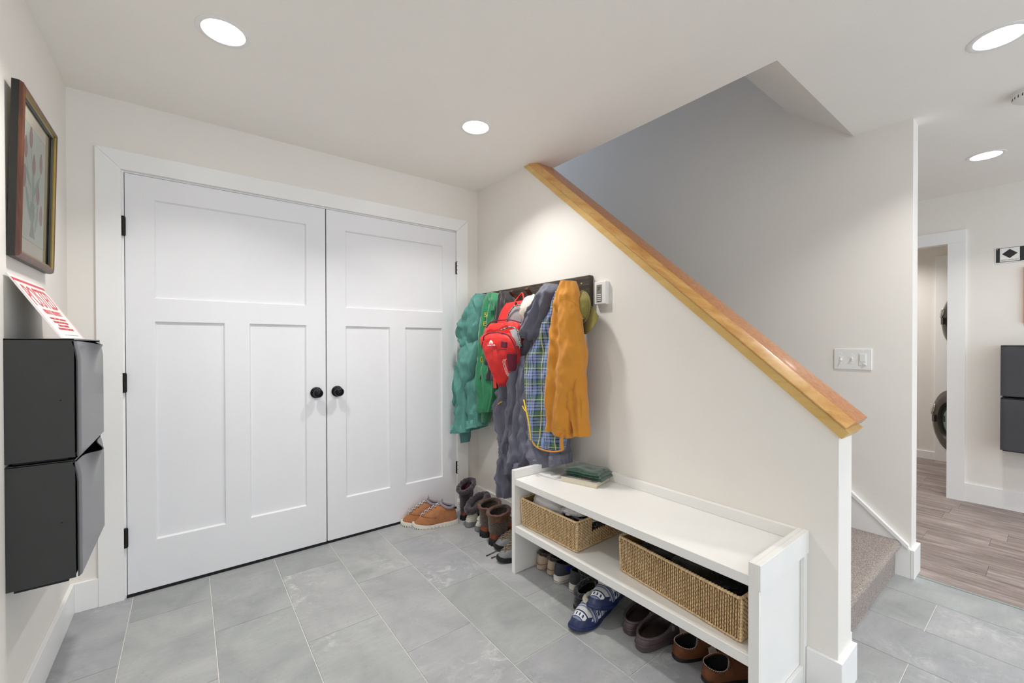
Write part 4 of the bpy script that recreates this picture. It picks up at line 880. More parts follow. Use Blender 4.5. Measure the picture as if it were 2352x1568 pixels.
garment_part('front_pocket', [((-0.330, -0.601, 1.297), (-0.290, -0.773, 1.304), .02, .04), ((-0.340, -0.591, 1.270), (-0.290, -0.825, 1.273), .035, .06), ((-0.340, -0.606, 1.224), (-0.280, -0.845, 1.217), .04, .07), ((-0.330, -0.643, 1.144), (-0.270, -0.840, 1.148), .04, .06), ((-0.310, -0.675, 1.065), (-0.250, -0.797, 1.069), .035, .06), ((-0.290, -0.706, 0.999), (-0.240, -0.732, 0.993), .02, .05)], M_redn, J, fold=(1, .002), wr=.004, seed=2.6, sq=.4, hollow=False)
garment_part('side_mesh', [((-0.270, -0.781, 1.320), (-0.250, -0.815, 1.325), .012, .02), ((-0.275, -0.813, 1.283), (-0.250, -0.840, 1.275), .012, .02), ((-0.275, -0.838, 1.232), (-0.250, -0.848, 1.224), .012, .02)], M_gmesh, J, fold=(1, 0), wr=.001, sq=.4, nu=24, nv=14, hollow=False)
ribbon('piping', [(-0.325, -0.760, 1.319), (-0.300, -0.821, 1.336), (-0.285, -0.864, 1.320), (-0.275, -0.879, 1.267), (-0.270, -0.869, 1.212)], .0042, M_mott, J)
ribbon('zip', [(-0.385, -0.665, 1.258), (-0.385, -0.679, 1.287), (-0.378, -0.747, 1.304), (-0.345, -0.831, 1.297), (-0.325, -0.862, 1.267), (-0.310, -0.884, 1.212), (-0.300, -0.891, 1.175)], .004, M_maroon, J)
ribbon('zip', [(-0.315, -0.593, 1.340), (-0.305, -0.631, 1.372), (-0.285, -0.705, 1.382), (-0.260, -0.781, 1.380), (-0.235, -0.841, 1.362)], .004, M_maroon, J)
garment_part('dark_panel', [((-0.366, -0.826, 1.255), (-0.352, -0.853, 1.250), .006, .01), ((-0.366, -0.821, 1.220), (-0.352, -0.853, 1.215), .006, .01)], M_maroon, J, fold=(1, 0), wr=.0, sq=.25, nu=16, nv=6, hollow=False)
garment_part('side_pocket', [((-0.318, -0.811, 1.181), (-0.295, -0.856, 1.182), .010, .03), ((-0.312, -0.811, 1.136), (-0.285, -0.843, 1.131), .014, .03), ((-0.295, -0.805, 1.079), (-0.275, -0.821, 1.079), .010, .03)], M_maroon, J, fold=(1, .0), wr=.003, sq=.4, nu=24, nv=16, hollow=False)
ribbon('seam', [(-0.376, -0.734, 1.196), (-0.366, -0.817, 1.207), (-0.352, -0.853, 1.207)], .0022, M_maroon, J)
bm = BM(); a, b_, c_, d_ = [Vector(q) for q in ((-0.385, -0.770, 1.204), (-0.383, -0.798, 1.205), (-0.382, -0.809, 1.170), (-0.384, -0.782, 1.167))]
prism(bm, [a, b_, c_, d_], (-0.003, 0, 0)); part('loop', bm, M_redn, J)
bm = BM(); a, b_, c_, d_ = [Vector(q) for q in ((-0.300, -0.646, 1.060), (-0.300, -0.675, 1.062), (-0.300, -0.683, 0.969), (-0.300, -0.651, 0.967))]
prism(bm, [a, b_, c_, d_], (-0.004, 0, 0)); part('strap', bm, M_redn, J)
for k in range(3):
    ribbon('stripe', [(-0.358, -0.836, 1.150) if k == 0 else ((-0.356, -0.845, 1.150) if k == 1 else (-0.354, -0.855, 1.153)), (-0.358, -0.827, 1.132) if k == 0 else ((-0.356, -0.837, 1.133) if k == 1 else (-0.354, -0.843, 1.133)), (-0.342, -0.835, 1.072) if k == 0 else ((-0.340, -0.840, 1.075) if k == 1 else (-0.338, -0.846, 1.077)), (-0.334, -0.845, 1.052) if k == 0 else ((-0.332, -0.850, 1.057) if k == 1 else (-0.330, -0.852, 1.062))], .0008, M_wht, J)
# emblem: little white mountain with the name under it
e0 = Vector((-0.384, -0.724, 1.240)); eY = Vector((0.12, 0.0, 1)).normalized(); eX = Vector((0.22, -1, 0.03)).normalized()
bm = BM(); prism(bm, [e0, e0 + eX * .034, e0 + eX * .026 + eY * .011, e0 + eX * .016 + eY * .020, e0 + eX * .012 + eY * .022, e0 + eX * .005 + eY * .012], (-0.0015, 0, 0)); part('emblem', bm, M_wht, J)
bm = BM(); q = e0 + eX * .014 + Vector((-0.002, 0, 0)); prism(bm, [q, q + eX * .004 + eY * .009, q + eX * .0065 + eY * .0075, q + eX * .003], (-0.0006, 0, 0)); part('emblem_notch', bm, M_redn, J)
part('lettering', text_bm('OZARK TRAIL', .062, .007, e0 - eX * .010 - eY * .013, eX, eY, 0.001), M_wht, J)
for a in ([(-0.170, -0.667, 1.470), (-0.130, -0.647, 1.510), (-0.100, -0.640, 1.537), (-0.095, -0.666, 1.558)], [(-0.160, -0.773, 1.482), (-0.120, -0.723, 1.523), (-0.095, -0.683, 1.553)], [(-0.095, -0.666, 1.558), (-0.094, -0.673, 1.563), (-0.095, -0.683, 1.553)]):
    ribbon('hang_loop', a, .005, M_redn, J)
for a in ([(-0.150, -0.551, 1.459), (-0.190, -0.573, 1.405), (-0.180, -0.519, 1.323)], ):
    ribbon('shoulder_strap', a, .014, M_redn, J, 8)
bm = BM(); lathe(bm, (-0.185, -0.731, 1.486), (-1, .4, 0), [(0, 0), (.010, 0), (.010, .006), (.004, .008), (0, .008)], 14); part('buckle', bm, M_black, J, smooth=30)
ribbon('zip_pull', [(-0.385, -0.660, 1.253), (-0.385, -0.650, 1.232), (-0.382, -0.646, 1.211)], .0022, M_black, J)

# ================================================================== BASKETS
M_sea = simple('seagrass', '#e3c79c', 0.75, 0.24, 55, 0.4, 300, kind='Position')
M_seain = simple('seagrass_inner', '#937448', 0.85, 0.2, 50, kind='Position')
def basket(label, corners, z0, z1, flare=0.0, handle=None, seed=1):
    """corners: 4 floor points anticlockwise, first edge is the front"""
    rb = random.Random(seed); cs = [Vector((x, y, 0)) for x, y in corners]; cen = sum(cs, Vector()) / 4
    t_ = thing('basket', label, 'basket', (cen.x, cen.y, z0), group='seagrass baskets on the bench shelf')
    t_.pop('group') if False else None
    Hh = z1 - z0
    def at(i, u, h, out=0.0):
        a, c = cs[i], cs[(i + 1) % 4]; p = a + (c - a) * u
        n_ = Vector(((c - a).y, -(c - a).x, 0)).normalized()
        if n_.dot(p - cen) < 0: n_ = -n_
        return p + n_ * out + (p - cen) * flare * h + Vector((0, 0, z0 + 0.003 + Hh * h))
    for i in range(4):
        L = (cs[(i + 1) % 4] - cs[i]).length; nc = max(4, int(L / 0.0088)); nr = max(4, int(Hh / 0.0135)); bm = BM()
        for c in range(nc):
            for r in range(nr):
                u = (c + 0.5) / nc; h = (r + 0.5 + (0.5 if c % 2 else 0)) / nr
                if h > 0.985: continue
                if handle == i and 0.34 < u < 0.68 and 0.50 < h < 0.86: continue
                p = at(i, u, h, 0.001 + rb.random() * 0.0015); e1 = (cs[(i + 1) % 4] - cs[i]).normalized(); n_ = (at(i, u, h, 1) - at(i, u, h, 0)).normalized()
                hh = Hh / nr * 0.66; ww = L / nc * 0.56 * (0.85 + rb.random() * 0.3); tl = (0.35 if c % 2 else -0.35) * ww + (rb.random() - .5) * ww * 0.5; th = 0.0042
                V = [bm.verts.new(q) for q in (p - Vector((0, 0, hh)) - e1 * tl - n_ * 0.001, p + e1 * ww * 0.5 * 1.0 - Vector((0, 0, hh * .2)) , p + Vector((0, 0, hh)) + e1 * tl - n_ * 0.001, p - e1 * ww * 0.5 + Vector((0, 0, hh * .2)), p + n_ * th - Vector((0, 0, hh * .35)), p + n_ * th + Vector((0, 0, hh * .35)))]
                for f in ((0, 1, 4), (1, 5, 4), (1, 2, 5), (2, 3, 5), (3, 4, 5), (3, 0, 4)):
                    bm.faces.new([V[k] for k in f])
        bmesh.ops.recalc_face_normals(bm, faces=bm.faces)
        part('woven_side', bm, M_sea, t_, smooth=True, kind='stuff')
        bm = BM(); segs = [(0, 1, 0, 1)] if handle != i else [(0, .34, 0, 1), (.68, 1, 0, 1), (.34, .68, 0, .5), (.34, .68, .86, 1)]
        for u0, u1, h0, h1 in segs:
            q = [at(i, u0, h0, -0.001), at(i, u1, h0, -0.001), at(i, u1, h1, -0.001), at(i, u0, h1, -0.001)]
            n_ = (at(i, .5, .5, 1) - at(i, .5, .5, 0)).normalized(); prism(bm, q, -n_ * 0.005)
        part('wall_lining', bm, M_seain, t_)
    def rope(nm, f, N, r, tw):
        bm = BM()
        for k in range(N):
            a, c = f(k / N), f((k + 1.25) / N)
            d = (c - a); n = 6; up = Vector((0, 0, 1)) if abs(d.normalized().z) < .8 else Vector((1, 0, 0)); s_ = d.cross(up).normalized(); u2 = s_.cross(d).normalized()
            rr = []
            for q in range(4):
                t2 = q / 3; rad = r * math.sin(PI * (0.12 + 0.76 * t2)); o = (s_ * math.cos(tw + t2 * 2.2) + u2 * math.sin(tw + t2 * 2.2)) * r * .35
                rr.append([a + d * t2 + o + (s_ * math.cos(2 * PI * j / n) + u2 * math.sin(2 * PI * j / n)) * rad for j in range(n)])
            rings(bm, rr)
        part(nm, bm, M_sea, t_, smooth=True, kind='stuff')
    per = [(cs[(i + 1) % 4] - cs[i]).length for i in range(4)]; P_ = sum(per)
    def along(h, out):
        def f(s_):
            d = (s_ % 1.0) * P_; i = 0
            while d > per[i] and i < 3: d -= per[i]; i += 1
            return at(i, min(1, d / per[i]), h, out)
        return f
    rope('rim_rope', along(1.0, 0.0), int(P_ / 0.011), 0.0062, 0.3)
    rope('base_rope', along(0.02, 0.001), int(P_ / 0.011), 0.0045, 0.3)
    for i in range(4): rope('corner_rope', lambda s_, i=i: at(i, 0, min(1, s_), 0.002), int(Hh / 0.010), 0.0058, 1.0)
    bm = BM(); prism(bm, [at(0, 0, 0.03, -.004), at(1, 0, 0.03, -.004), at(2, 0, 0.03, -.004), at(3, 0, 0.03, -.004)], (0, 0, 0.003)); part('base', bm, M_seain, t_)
    return t_
basket('smaller seagrass basket of knitwear at the left of the bench shelf', [(-0.358, -1.008), (-0.352, -1.402), (-0.035, -1.392), (-0.045, -1.004)], 0.258, 0.398, 0.03, 1, 3)
basket('larger seagrass basket of dark clothes at the right of the bench shelf', [(-0.312, -1.630), (-0.362, -2.150), (-0.068, -2.166), (-0.040, -1.655)], 0.258, 0.402, 0.02, None, 5)

# ---- things in the baskets
def knit(name, c1, c2, scale, c3=None, bands=False):
    m, t, b = nt(name); v = coords(t, 'Object')
    st_ = [(0.38, rgb(c1)), (0.55, rgb(c2))] + ([(0.66, rgb(c3))] if c3 else [])
    n = noise_n(t, v, scale, 2, 0.5)
    t.links.new(ramp(t, n, st_, 'CONSTANT' if c3 else 'LINEAR'), b.inputs['Base Color']); b.inputs['Roughness'].default_value = 0.95; b.inputs['Sheen Weight'].default_value = 0.4
    bump(t, b, noise_n(t, v, 260, 2), 0.9, 0.004); return m
def lump(name, label, cat, c, r, mat, seed=0.0, rough=0.25, fq=2.5, sub=4, flat=-0.6, rotz=0.0, group=None):
    bm = BM(); bmesh.ops.create_icosphere(bm, subdivisions=sub, radius=1)
    rx, ry, rz = r; ca, sa = math.cos(rotz), math.sin(rotz)
    for v in bm.verts:
        d = v.co.copy(); k = 1 + rough * noise.noise(d * fq + Vector((seed, seed * 2, 0))) + rough * .35 * noise.noise(d * fq * 3 + Vector((seed, 0, 0)))
        x, y, z_ = d.x * rx * k, d.y * ry * k, max(d.z, flat) * rz * k
        v.co = Vector((c[0] + x * ca - y * sa, c[1] + x * sa + y * ca, c[2] + z_))
    uvl = bm.loops.layers.uv.verify()
    for f in bm.faces:
        for l in f.loops: l[uvl].uv = (l.vert.co.x + l.vert.co.y * .5, l.vert.co.y + l.vert.co.z)
    return obj(name, bm, mat, None, smooth=True, label=label, cat=cat, group=group)
M_wcl = cloth('white_cotton', '#f6f6f8', 0.85, 0.04, 0.2, 0.5, 8, 600)
M_rk = knit('red_white_knit', '#b01c3c', '#d9b9bd', 70); M_bgk = knit('black_grey_knit', '#121214', '#33353a', 120, '#c9c9cc')
M_fair = knit('green_black_white_knit', '#15181a', '#1e5a3c', 40, '#e6e6e2'); M_wf = knit('white_fluff', '#dadadf', '#f4f4f6', 60)
lump('folded_cloth', 'white cotton cloth rolled in the front of the smaller basket', 'cloth', (-0.275, -1.135, 0.385), (0.062, 0.115, 0.052), M_wcl, 1.0, 0.22, 1.6)
lump('knit_hat', 'red and white knitted hat at the back of the smaller basket', 'hat', (-0.145, -1.120, 0.392), (0.055, 0.085, 0.045), M_rk, 3.0, 0.15, 3)
h = lump('knit_hat', 'green and black knitted hat with white bands in the smaller basket', 'hat', (-0.205, -1.300, 0.382), (0.075, 0.085, 0.055), M_fair, 5.0, 0.15, 2)
for q, rr_ in ((0.022, .072), (0.006, .084)):
    bm = BM(); cc = Vector((-0.205, -1.300, 0.382 + q)); tube(bm, [cc + Vector((math.cos(2 * PI * k / 36) * rr_ * .93, math.sin(2 * PI * k / 36) * rr_ * 1.06, 0.02 * math.sin(2 * PI * k / 36))) for k in range(36)], 0.004, 6, True); part('band', bm, M_wf, h, smooth=True)
lump('fluffy_sock', 'white fluffy sock lying on the knitted hat in the smaller basket', 'sock', (-0.285, -1.325, 0.412), (0.034, 0.062, 0.022), M_wf, 7.0, 0.3, 3, rotz=0.6)
lump('glove', 'grey and black glove by the handle slot of the smaller basket', 'glove', (-0.17, -1.378, 0.330), (0.06, 0.016, 0.028), M_bgk, 9.0, 0.2, 3)
M_dk = knit('dark_clothing', '#0c0c0e', '#1c1a16', 20)
lump('dark_garment', 'black folded clothing at the left of the larger basket', 'clothing', (-0.185, -1.76, 0.345), (0.10, 0.11, 0.045), M_dk, 11.0, 0.3, 2)
lump('dark_garment', 'black and olive folded clothing in the middle of the larger basket', 'clothing', (-0.205, -1.92, 0.345), (0.10, 0.10, 0.05), knit('olive_black', '#0e0e0b', '#2a2a14', 14), 13.0, 0.3, 2)
lump('glove', 'black leather glove at the right end of the larger basket', 'glove', (-0.225, -2.07, 0.36), (0.09, 0.055, 0.038), simple('black_leather', '#17181a', 0.35, 0.2, 40), 15.0, 0.4, 4)

# ---- book and folded knit on the bench
Bk = thing('book', 'cream-edged thick book lying on the bench top', 'book', (-0.125, -1.25, 0.512), 0)
bc = [Vector(q) for q in ((-0.231, -1.168, 0.513), (-0.173, -1.367, 0.513), (-0.002, -1.320, 0.513))]; bc.append(bc[0] + bc[2] - bc[1])
M_page = simple('book_pages', '#ded6c2', 0.8, 0.05, 60, 0.2, 500); M_cov = knit('book_cover', '#141414', '#8d8a84', 22)
def off_poly(P, k): 
    c = sum(P, Vector()) / len(P); return [p + (c - p) * k for p in P]
bm = BM(); prism(bm, bc, (0, 0, 0.002)); part('cover', bm, M_page, Bk)
bm = BM(); prism(bm, [p + Vector((0, 0, 0.0022)) for p in off_poly(bc, .03)], (0, 0, 0.0255)); part('pages', bm, M_page, Bk, bevel=0.001)
bm = BM(); prism(bm, [p + Vector((0, 0, 0.0279)) for p in bc], (0, 0, 0.002)); part('cover', bm, M_cov, Bk)
bm = BM(); q = bc[0] + (bc[1] - bc[0]) * .58 + (bc[3] - bc[0]) * .07 + Vector((0, 0, .0300)); e1 = (bc[1] - bc[0]); e2 = (bc[3] - bc[0]); prism(bm, [q, q + e1 * .2, q + e1 * .2 + e2 * .06, q + e2 * .06], (0, 0, .0006)); part('title_strip', bm, M_red, Bk)
part('bookmark', (lambda bm: (tube(bm, [bc[1] + e2 * .55 + Vector((0.01, 0, .034)), bc[1] + e2 * .75 + Vector((0, -.012, .036)), bc[1] + e2 * .72 + Vector((0, -.018, .018)), bc[1] + e2 * .5 + Vector((-.002, -.01, .010))], 0.0018, 6), bm)[1])(BM()), M_cop, Bk, smooth=True)
# folded dark green knit: three stacked folds with a rolled front edge
M_dg2 = cloth('bottle_green_knit', '#1d4a34', 0.95, 0.25, 0.6, 0.8, 40, 400, (1, 1))
KN = thing('folded_knit', 'bottle-green knitted garment folded on top of the book', 'clothing', (bc[0].x * .5 + bc[2].x * .5, -1.25, 0.5425))
for lay in range(3):
    bm = BM(); nu_, nv_ = 30, 24; G = [[], []]; k0 = lay * 0.0135
    o = bc[0] + e1 * .08 + e2 * (.10 - lay * .02); a1 = e1 * (1.02 - lay * .05); a2 = e2 * (.92 - lay * .03)
    uvl = bm.loops.layers.uv.verify()
    for s_ in (0, 1):
        for i in range(nv_ + 1):
            row = []
            for j in range(nu_ + 1):
                u, v_ = j / nu_, i / nv_; ed = min(u, 1 - u, v_, 1 - v_); th = 0.0125 * (1 - math.exp(-ed / .035))
                zz = 0.5432 + k0 + (th if s_ else 0) + (0.007 * noise.noise(Vector((u * 3, v_ * 3, 1.5)))+ .003) * (1 if ed > .02 else .3) * (lay * .6 + .2)
                p = o + a1 * u + a2 * v_; p = p + Vector((noise.noise(Vector((u * 2, v_ * 2, lay))) * .008, noise.noise(Vector((u * 2, v_ * 2, lay + 5))) * .008, 0)); p.z = max(zz, 0.5432)
                row.append(bm.verts.new(p))
            G[s_].append(row)
    for g in G:
        for i in range(nv_):
            for j in range(nu_): bm.faces.new((g[i][j], g[i][j + 1], g[i + 1][j + 1], g[i + 1][j]))
    for i in range(nv_):
        for j in (0, nu_): bm.faces.new((G[0][i][j], G[0][i + 1][j], G[1][i + 1][j], G[1][i][j]))
    for j in range(nu_):
        for i in (0, nv_): bm.faces.new((G[0][i][j], G[0][i][j + 1], G[1][i][j + 1], G[1][i][j]))
    bmesh.ops.recalc_face_normals(bm, faces=bm.faces)
    for f in bm.faces:
        for l in f.loops: l[uvl].uv = (l.vert.co.x, l.vert.co.y)
    part('fold', bm, M_dg2, KN, smooth=True)

# ================================================================== SHOES
def leather(name, col, rough=0.55, var=0.25, sc=25, b_=0.3):
    return simple(name, col, rough, var, sc, b_, 160)
M_tan = leather('tan_suede', '#a36b43', 0.75, 0.14, 30); M_tank = simple('grey_collar', '#8d828a', 0.8, 0.1, 60, 0.3, 400)
M_wsole = simple('white_sole', '#dcd8cf', 0.6, 0.05, 40); M_ksole = simple('black_sole', '#16161a', 0.6, 0.2, 40)
M_lace = simple('grey_lace', '#c3cad4', 0.8, 0.25, 300); M_brn = leather('brown_leather', '#7a3d22', 0.42, 0.4, 22); M_brn2 = leather('olive_brown_leather', '#6e4826', 0.5, 0.35, 26)
M_purp = leather('plum_leather', '#632339', 0.45, 0.45, 12); M_fur = knit('dark_fleece', '#120e16', '#41333f', 260); M_fur2 = knit('brown_fleece', '#1c1512', '#5a4a40', 240)
M_tau = leather('taupe_canvas', '#86756a', 0.85, 0.2, 60); M_olv = leather('olive_suede', '#6d6350', 0.85, 0.25, 40); M_gry = simple('grey_rubber', '#77787c', 0.6, 0.1, 30)
M_bei = leather('beige_suede', '#c4b29d', 0.85, 0.10, 40); M_navy = leather('navy_knit', '#25307a', 0.8, 0.2, 60); M_char = leather('charcoal_knit_shoe', '#3f4148', 0.85, 0.12, 80)
M_sw = knit('speckled_wool', '#15151a', '#2c2e36', 150, '#8a8d92'); M_in = simple('shoe_inside', '#0f0e10', 0.9, 0.2, 30)
M_nav = leather('navy_leather', '#1f2a55', 0.45, 0.3, 30); M_nfl = knit('cream_fleece', '#b9b5a6', '#d9d6c9', 200); M_clog = leather('brown_rubber', '#574a4c', 0.4, 0.15, 20, 0.1)
M_clogin = leather('clog_footbed', '#2a1d1a', 0.35, 0.6, 18); M_moc = leather('chestnut_suede', '#6e3f20', 0.7, 0.35, 20); M_tw = simple('tweed', '#8d8378', 0.9, 0.15, 150, 0.3, 300)
m, t, b = nt('fair_isle_knit'); v = coords(t, 'Object')
sx = t.nodes.new('ShaderNodeSeparateXYZ'); t.links.new(v, sx.inputs[0])
def frac_(out, k, ph=0.0):
    a = t.nodes.new('ShaderNodeMath'); a.operation = 'MULTIPLY_ADD'; a.inputs[1].default_value = k; a.inputs[2].default_value = ph; t.links.new(out, a.inputs[0])
    f = t.nodes.new('ShaderNodeMath'); f.operation = 'FRACT'; t.links.new(a.outputs[0], f.inputs[0]); return f.outputs[0]
K_ = lambda g: (g, g, g, 1)
fy = frac_(sx.outputs[1], 13.5, 0.1); fx = frac_(sx.outputs[0], 62)
band = ramp(t, fy, [(0, rgb('#d6d6d2')), (0.10, rgb('#27335e')), (0.18, rgb('#efefec')), (0.46, rgb('#27335e')), (0.50, rgb('#8891ac')), (0.60, rgb('#27335e')), (0.66, rgb('#c6cad2')), (0.74, rgb('#7d88a6')), (0.85, rgb('#d6d6d2'))], 'CONSTANT')
sel = ramp(t, fy, [(0, K_(0)), (0.24, K_(1)), (0.40, K_(0))], 'CONSTANT'); tick = ramp(t, fx, [(0, K_(1)), (0.4, K_(0))], 'CONSTANT')
cc = mix(t, band, rgb('#2b3870'), mix(t, sel, tick, 1.0, 'MULTIPLY')); cc = mix(t, cc, rgb('#5a648a'), ramp(t, noise_n(t, v, 420, 2), [(0.48, K_(0)), (0.7, K_(0.55))]))
t.links.new(cc, b.inputs['Base Color']); b.inputs['Roughness'].default_value = 0.95; bump(t, b, noise_n(t, v, 300, 2), 0.9, 0.003); M_isle = m

def shoe(name, label, cat, heel, toe, W=0.10, sole=0.03, hc=0.09, hf=0.10, oc=0.27, ol=0.20, ow=0.30, upper=None, solem=None, inner=None, collar=None, cr=0.006, toe_up=1.0,
         shaft=None, group=None, z0=0.0, side=1, toe_h=0.5, wob=0.0, solek=1.04, tilt=None, seed=0.0, mudguard=None, collar_tex=0.0):
    """heel, toe = floor points; local frame: heel at y=0, toe at +y"""
    h = Vector((heel[0], heel[1])); tt = Vector((toe[0], toe[1])); L = (tt - h).length; d = (tt - h)
    rz = math.atan2(-d.x, d.y)
    S = thing(name, label, cat, (h.x, h.y, z0), rz, group)
    if tilt: S.rotation_euler = (tilt[0], tilt[1], rz)
    n = 40
    def foot(a, k=1.0):
        c_, s_ = math.cos(a), math.sin(a); y = 0.5 - 0.5 * c_      # a=0 heel, pi toe
        wk = 0.78 + 0.24 * math.exp(-((y - 0.68) / 0.26) ** 2) - 0.10 * math.exp(-((y - 0.42) / 0.15) ** 2)
        x = (W / 2) * wk * (1 if s_ >= 0 else -1) * abs(s_) ** 0.62
        x += side * 0.010 * y * y
        return Vector((x * k, L * (0.5 + (y - 0.5) * k), 0))
    def opening(a, k=1.0):
        c_, s_ = math.cos(a), math.sin(a); y = oc - ol * c_ * k
        x = W * ow * s_ * k
        f = (y - (oc - ol)) / (2 * ol)
        zz = hc + (hf - hc) * f - 0.010 * math.sin(PI * max(0, min(1, f))) * (1 if shaft is None else 0)
        return Vector((x + side * 0.006 * y, L * y, zz))
    A = [2 * PI * i / n for i in range(n)]
    R_ = []
    m_ = 11
    for s_i in range(m_ + 1):
        s_ = s_i / m_; ring = []
        for a in A:
            F, G = foot(a, 1.0), opening(a)
            dist = (Vector((G.x, G.y)) - Vector((F.x, F.y))).length / L
            hp = 1 - math.cos(s_ * PI / 2); vp = math.sin(s_ * PI / 2)
            q = min(1, dist / 0.35)
            lin = s_ ** 1.1
            hx = lin * (1 - q) + (toe_h * hp + (1 - toe_h) * s_) * q
            vz = lin * (1 - q) + (toe_h * vp + (1 - toe_h) * s_) * q
            bul = math.sin(PI * s_) * 0.006 * (1 - q)
            p = Vector((F.x + (G.x - F.x) * hx, F.y + (G.y - F.y) * hx, sole * 0.8 + (G.z - sole * 0.8) * vz))
            o = Vector((F.x, F.y - L / 2, 0)).normalized(); p += o * bul
            if wob: p += Vector((noise.noise(p * 18 + Vector((seed, 0, 0))), noise.noise(p * 18 + Vector((0, seed, 5))), 0.5 * noise.noise(p * 18 + Vector((7, 0, seed))))) * wob * s_
            ring.append(p)
        R_.append(ring)
    top = R_[-1]
    if shaft:
        c0 = sum(top, Vector()) / n
        for (zz, ox, oy, rx, ry, ti) in shaft:
            ring = []
            for a in A:
                p = Vector((ox + rx * math.sin(a), L * oc + oy - ry * math.cos(a), zz - ti * math.cos(a)))
                if wob: p += Vector((noise.noise(p * 14 + Vector((seed, 0, 0))), noise.noise(p * 14 + Vector((0, seed, 5))), 0)) * wob
                ring.append(p)
            R_.append(ring)
        top = R_[-1]
    bm = BM(); rings(bm, R_, True, True, False); 
    if shaft:
        for f in bm.faces:
            if f.calc_center_median().z > hf * 0.92: f.material_index = 1 if isinstance(upper, (list, tuple)) and len(upper) > 1 else 0
    if mudguard:
        for f in bm.faces:
            c = f.calc_center_median()
            if c.z < sole + mudguard[0] + 0.02 * (c.y / L > .72) * mudguard[1]: f.material_index = 1
    obj('upper', bm, upper, S, smooth=True, local=True)
    # inside
    c = sum(top, Vector()) / n; I_ = []
    for k, dz in ((0.0, 0), (0.06, -0.004), (0.10, -0.02)):
        I_.append([p + (Vector((c.x, c.y, p.z)) - p) * k + Vector((0, 0, dz)) for p in top])
    fl = sole + 0.006
    I_.append([Vector((p.x * .84 + c.x * .16, p.y * .84 + c.y * .16, max(fl, (p.z - fl) * 0.25 + fl))) for p in top])
    I_.append([Vector((p.x * .6 + c.x * .4, p.y * .6 + c.y * .4, fl)) for p in top])
    bm = BM(); rings(bm, I_, True, False, True); obj('lining', bm, inner or M_in, S, smooth=True, local=True)
    bm = BM(); P = []
    for i in range(n * 2):
        j = i / 2; p = top[int(j) % n] if i % 2 == 0 else (top[int(j) % n] + top[(int(j) + 1) % n]) / 2
        P.append(p)
    rs = [cr] * len(P)
    V = tube(bm, P, rs, 8, True)
    if collar_tex:
        for v_ in bm.verts:
            q = v_.co * 60; v_.co += Vector((noise.noise(q), noise.noise(q + Vector((5, 0, 0))), noise.noise(q + Vector((0, 5, 0))))) * collar_tex
    obj('collar', bm, collar or upper if not isinstance(collar or upper, (list, tuple)) else (collar or upper)[0], S, smooth=True, local=True)
    bm = BM(); rr = []
    for zz, k in ((0.0, solek * 0.94), (0.004, solek), (sole * .8, solek), (sole, solek * 0.985)):
        ring = []
        for a in A:
            p = foot(a, k); yy = p.y / L
            up = 0.012 * toe_up * max(0, (yy - 0.72) / 0.28) ** 2
            p.z = zz * (0.85 + 0.3 * (1 - min(1, yy * 1.6))) + up; ring.append(p)
        rr.append(ring)
    rings(bm, rr); obj('sole', bm, solem or M_ksole, S, smooth=40, local=True)
    S['_L'] = L
    return S, dict(L=L, top=top, R=R_, n=n, foot=foot, opening=opening)
def treads(S, info, zt, mat, N=34, d=0.004):
    bm = BM(); 
    for i in range(N):
        a = 2 * PI * i / N; p = info['foot'](a, 1.035); q = info['foot'](a + 2 * PI / N * .45, 1.035); o = Vector((p.x, p.y - info['L'] / 2, 0)).normalized() * d
        prism(bm, [p + Vector((0, 0, .001)), q + Vector((0, 0, .001)), q + Vector((0, 0, zt)), p + Vector((0, 0, zt))], o)
    obj('tread', bm, mat, S, local=True)
def laces(S, info, mat, rows=5, r=0.0022, w=0.020, y0=0.50, y1=0.70, hook=True):
    L = info['L']; R_ = info['R']; n = info['n']
    def surf(t_, xo):
        # t_: 0 = opening front, 1 = towards the toe; point on the centre line of the vamp offset sideways
        k = len(R_) - 1 if len(R_) <= 12 else 11
        i = (1 - t_) * k; a = int(i); f = i - a
        c = R_[a][n // 2] + (R_[min(a + 1, k)][n // 2] - R_[a][n // 2]) * f
        return c
    pts = []
    for k in range(rows):
        t_ = 0.04 + 0.62 * k / rows
        c0 = surf(t_, 0); c1 = surf(t_ + 0.62 / rows, 0); s_ = 1 if k % 2 == 0 else -1
        for sgn in (1, -1):
            bm = BM(); wv = w * (1 - 0.25 * k / rows)
            p0 = c0 + Vector((sgn * wv, 0, 0.001)); p1 = c1 + Vector((-sgn * wv, 0, 0.001)); mid = (p0 + p1) / 2 + Vector((0, 0.002, 0.006))
            tube(bm, [p0, (p0 + mid) / 2 + Vector((0, 0, .0025)), mid, (p1 + mid) / 2 + Vector((0, 0, .0025)), p1], r, 6); obj('lace', bm, mat, S, smooth=True, local=True)
        for sgn in (1, -1):
            bm = BM(); lathe(bm, c0 + Vector((sgn * w, 0, -0.001)), (sgn * .3, 0, 1), [(0, 0), (.0042, 0), (.0042, .003), (0, .0035)], 10); obj('eyelet', bm, M_gry, S, smooth=30, local=True)

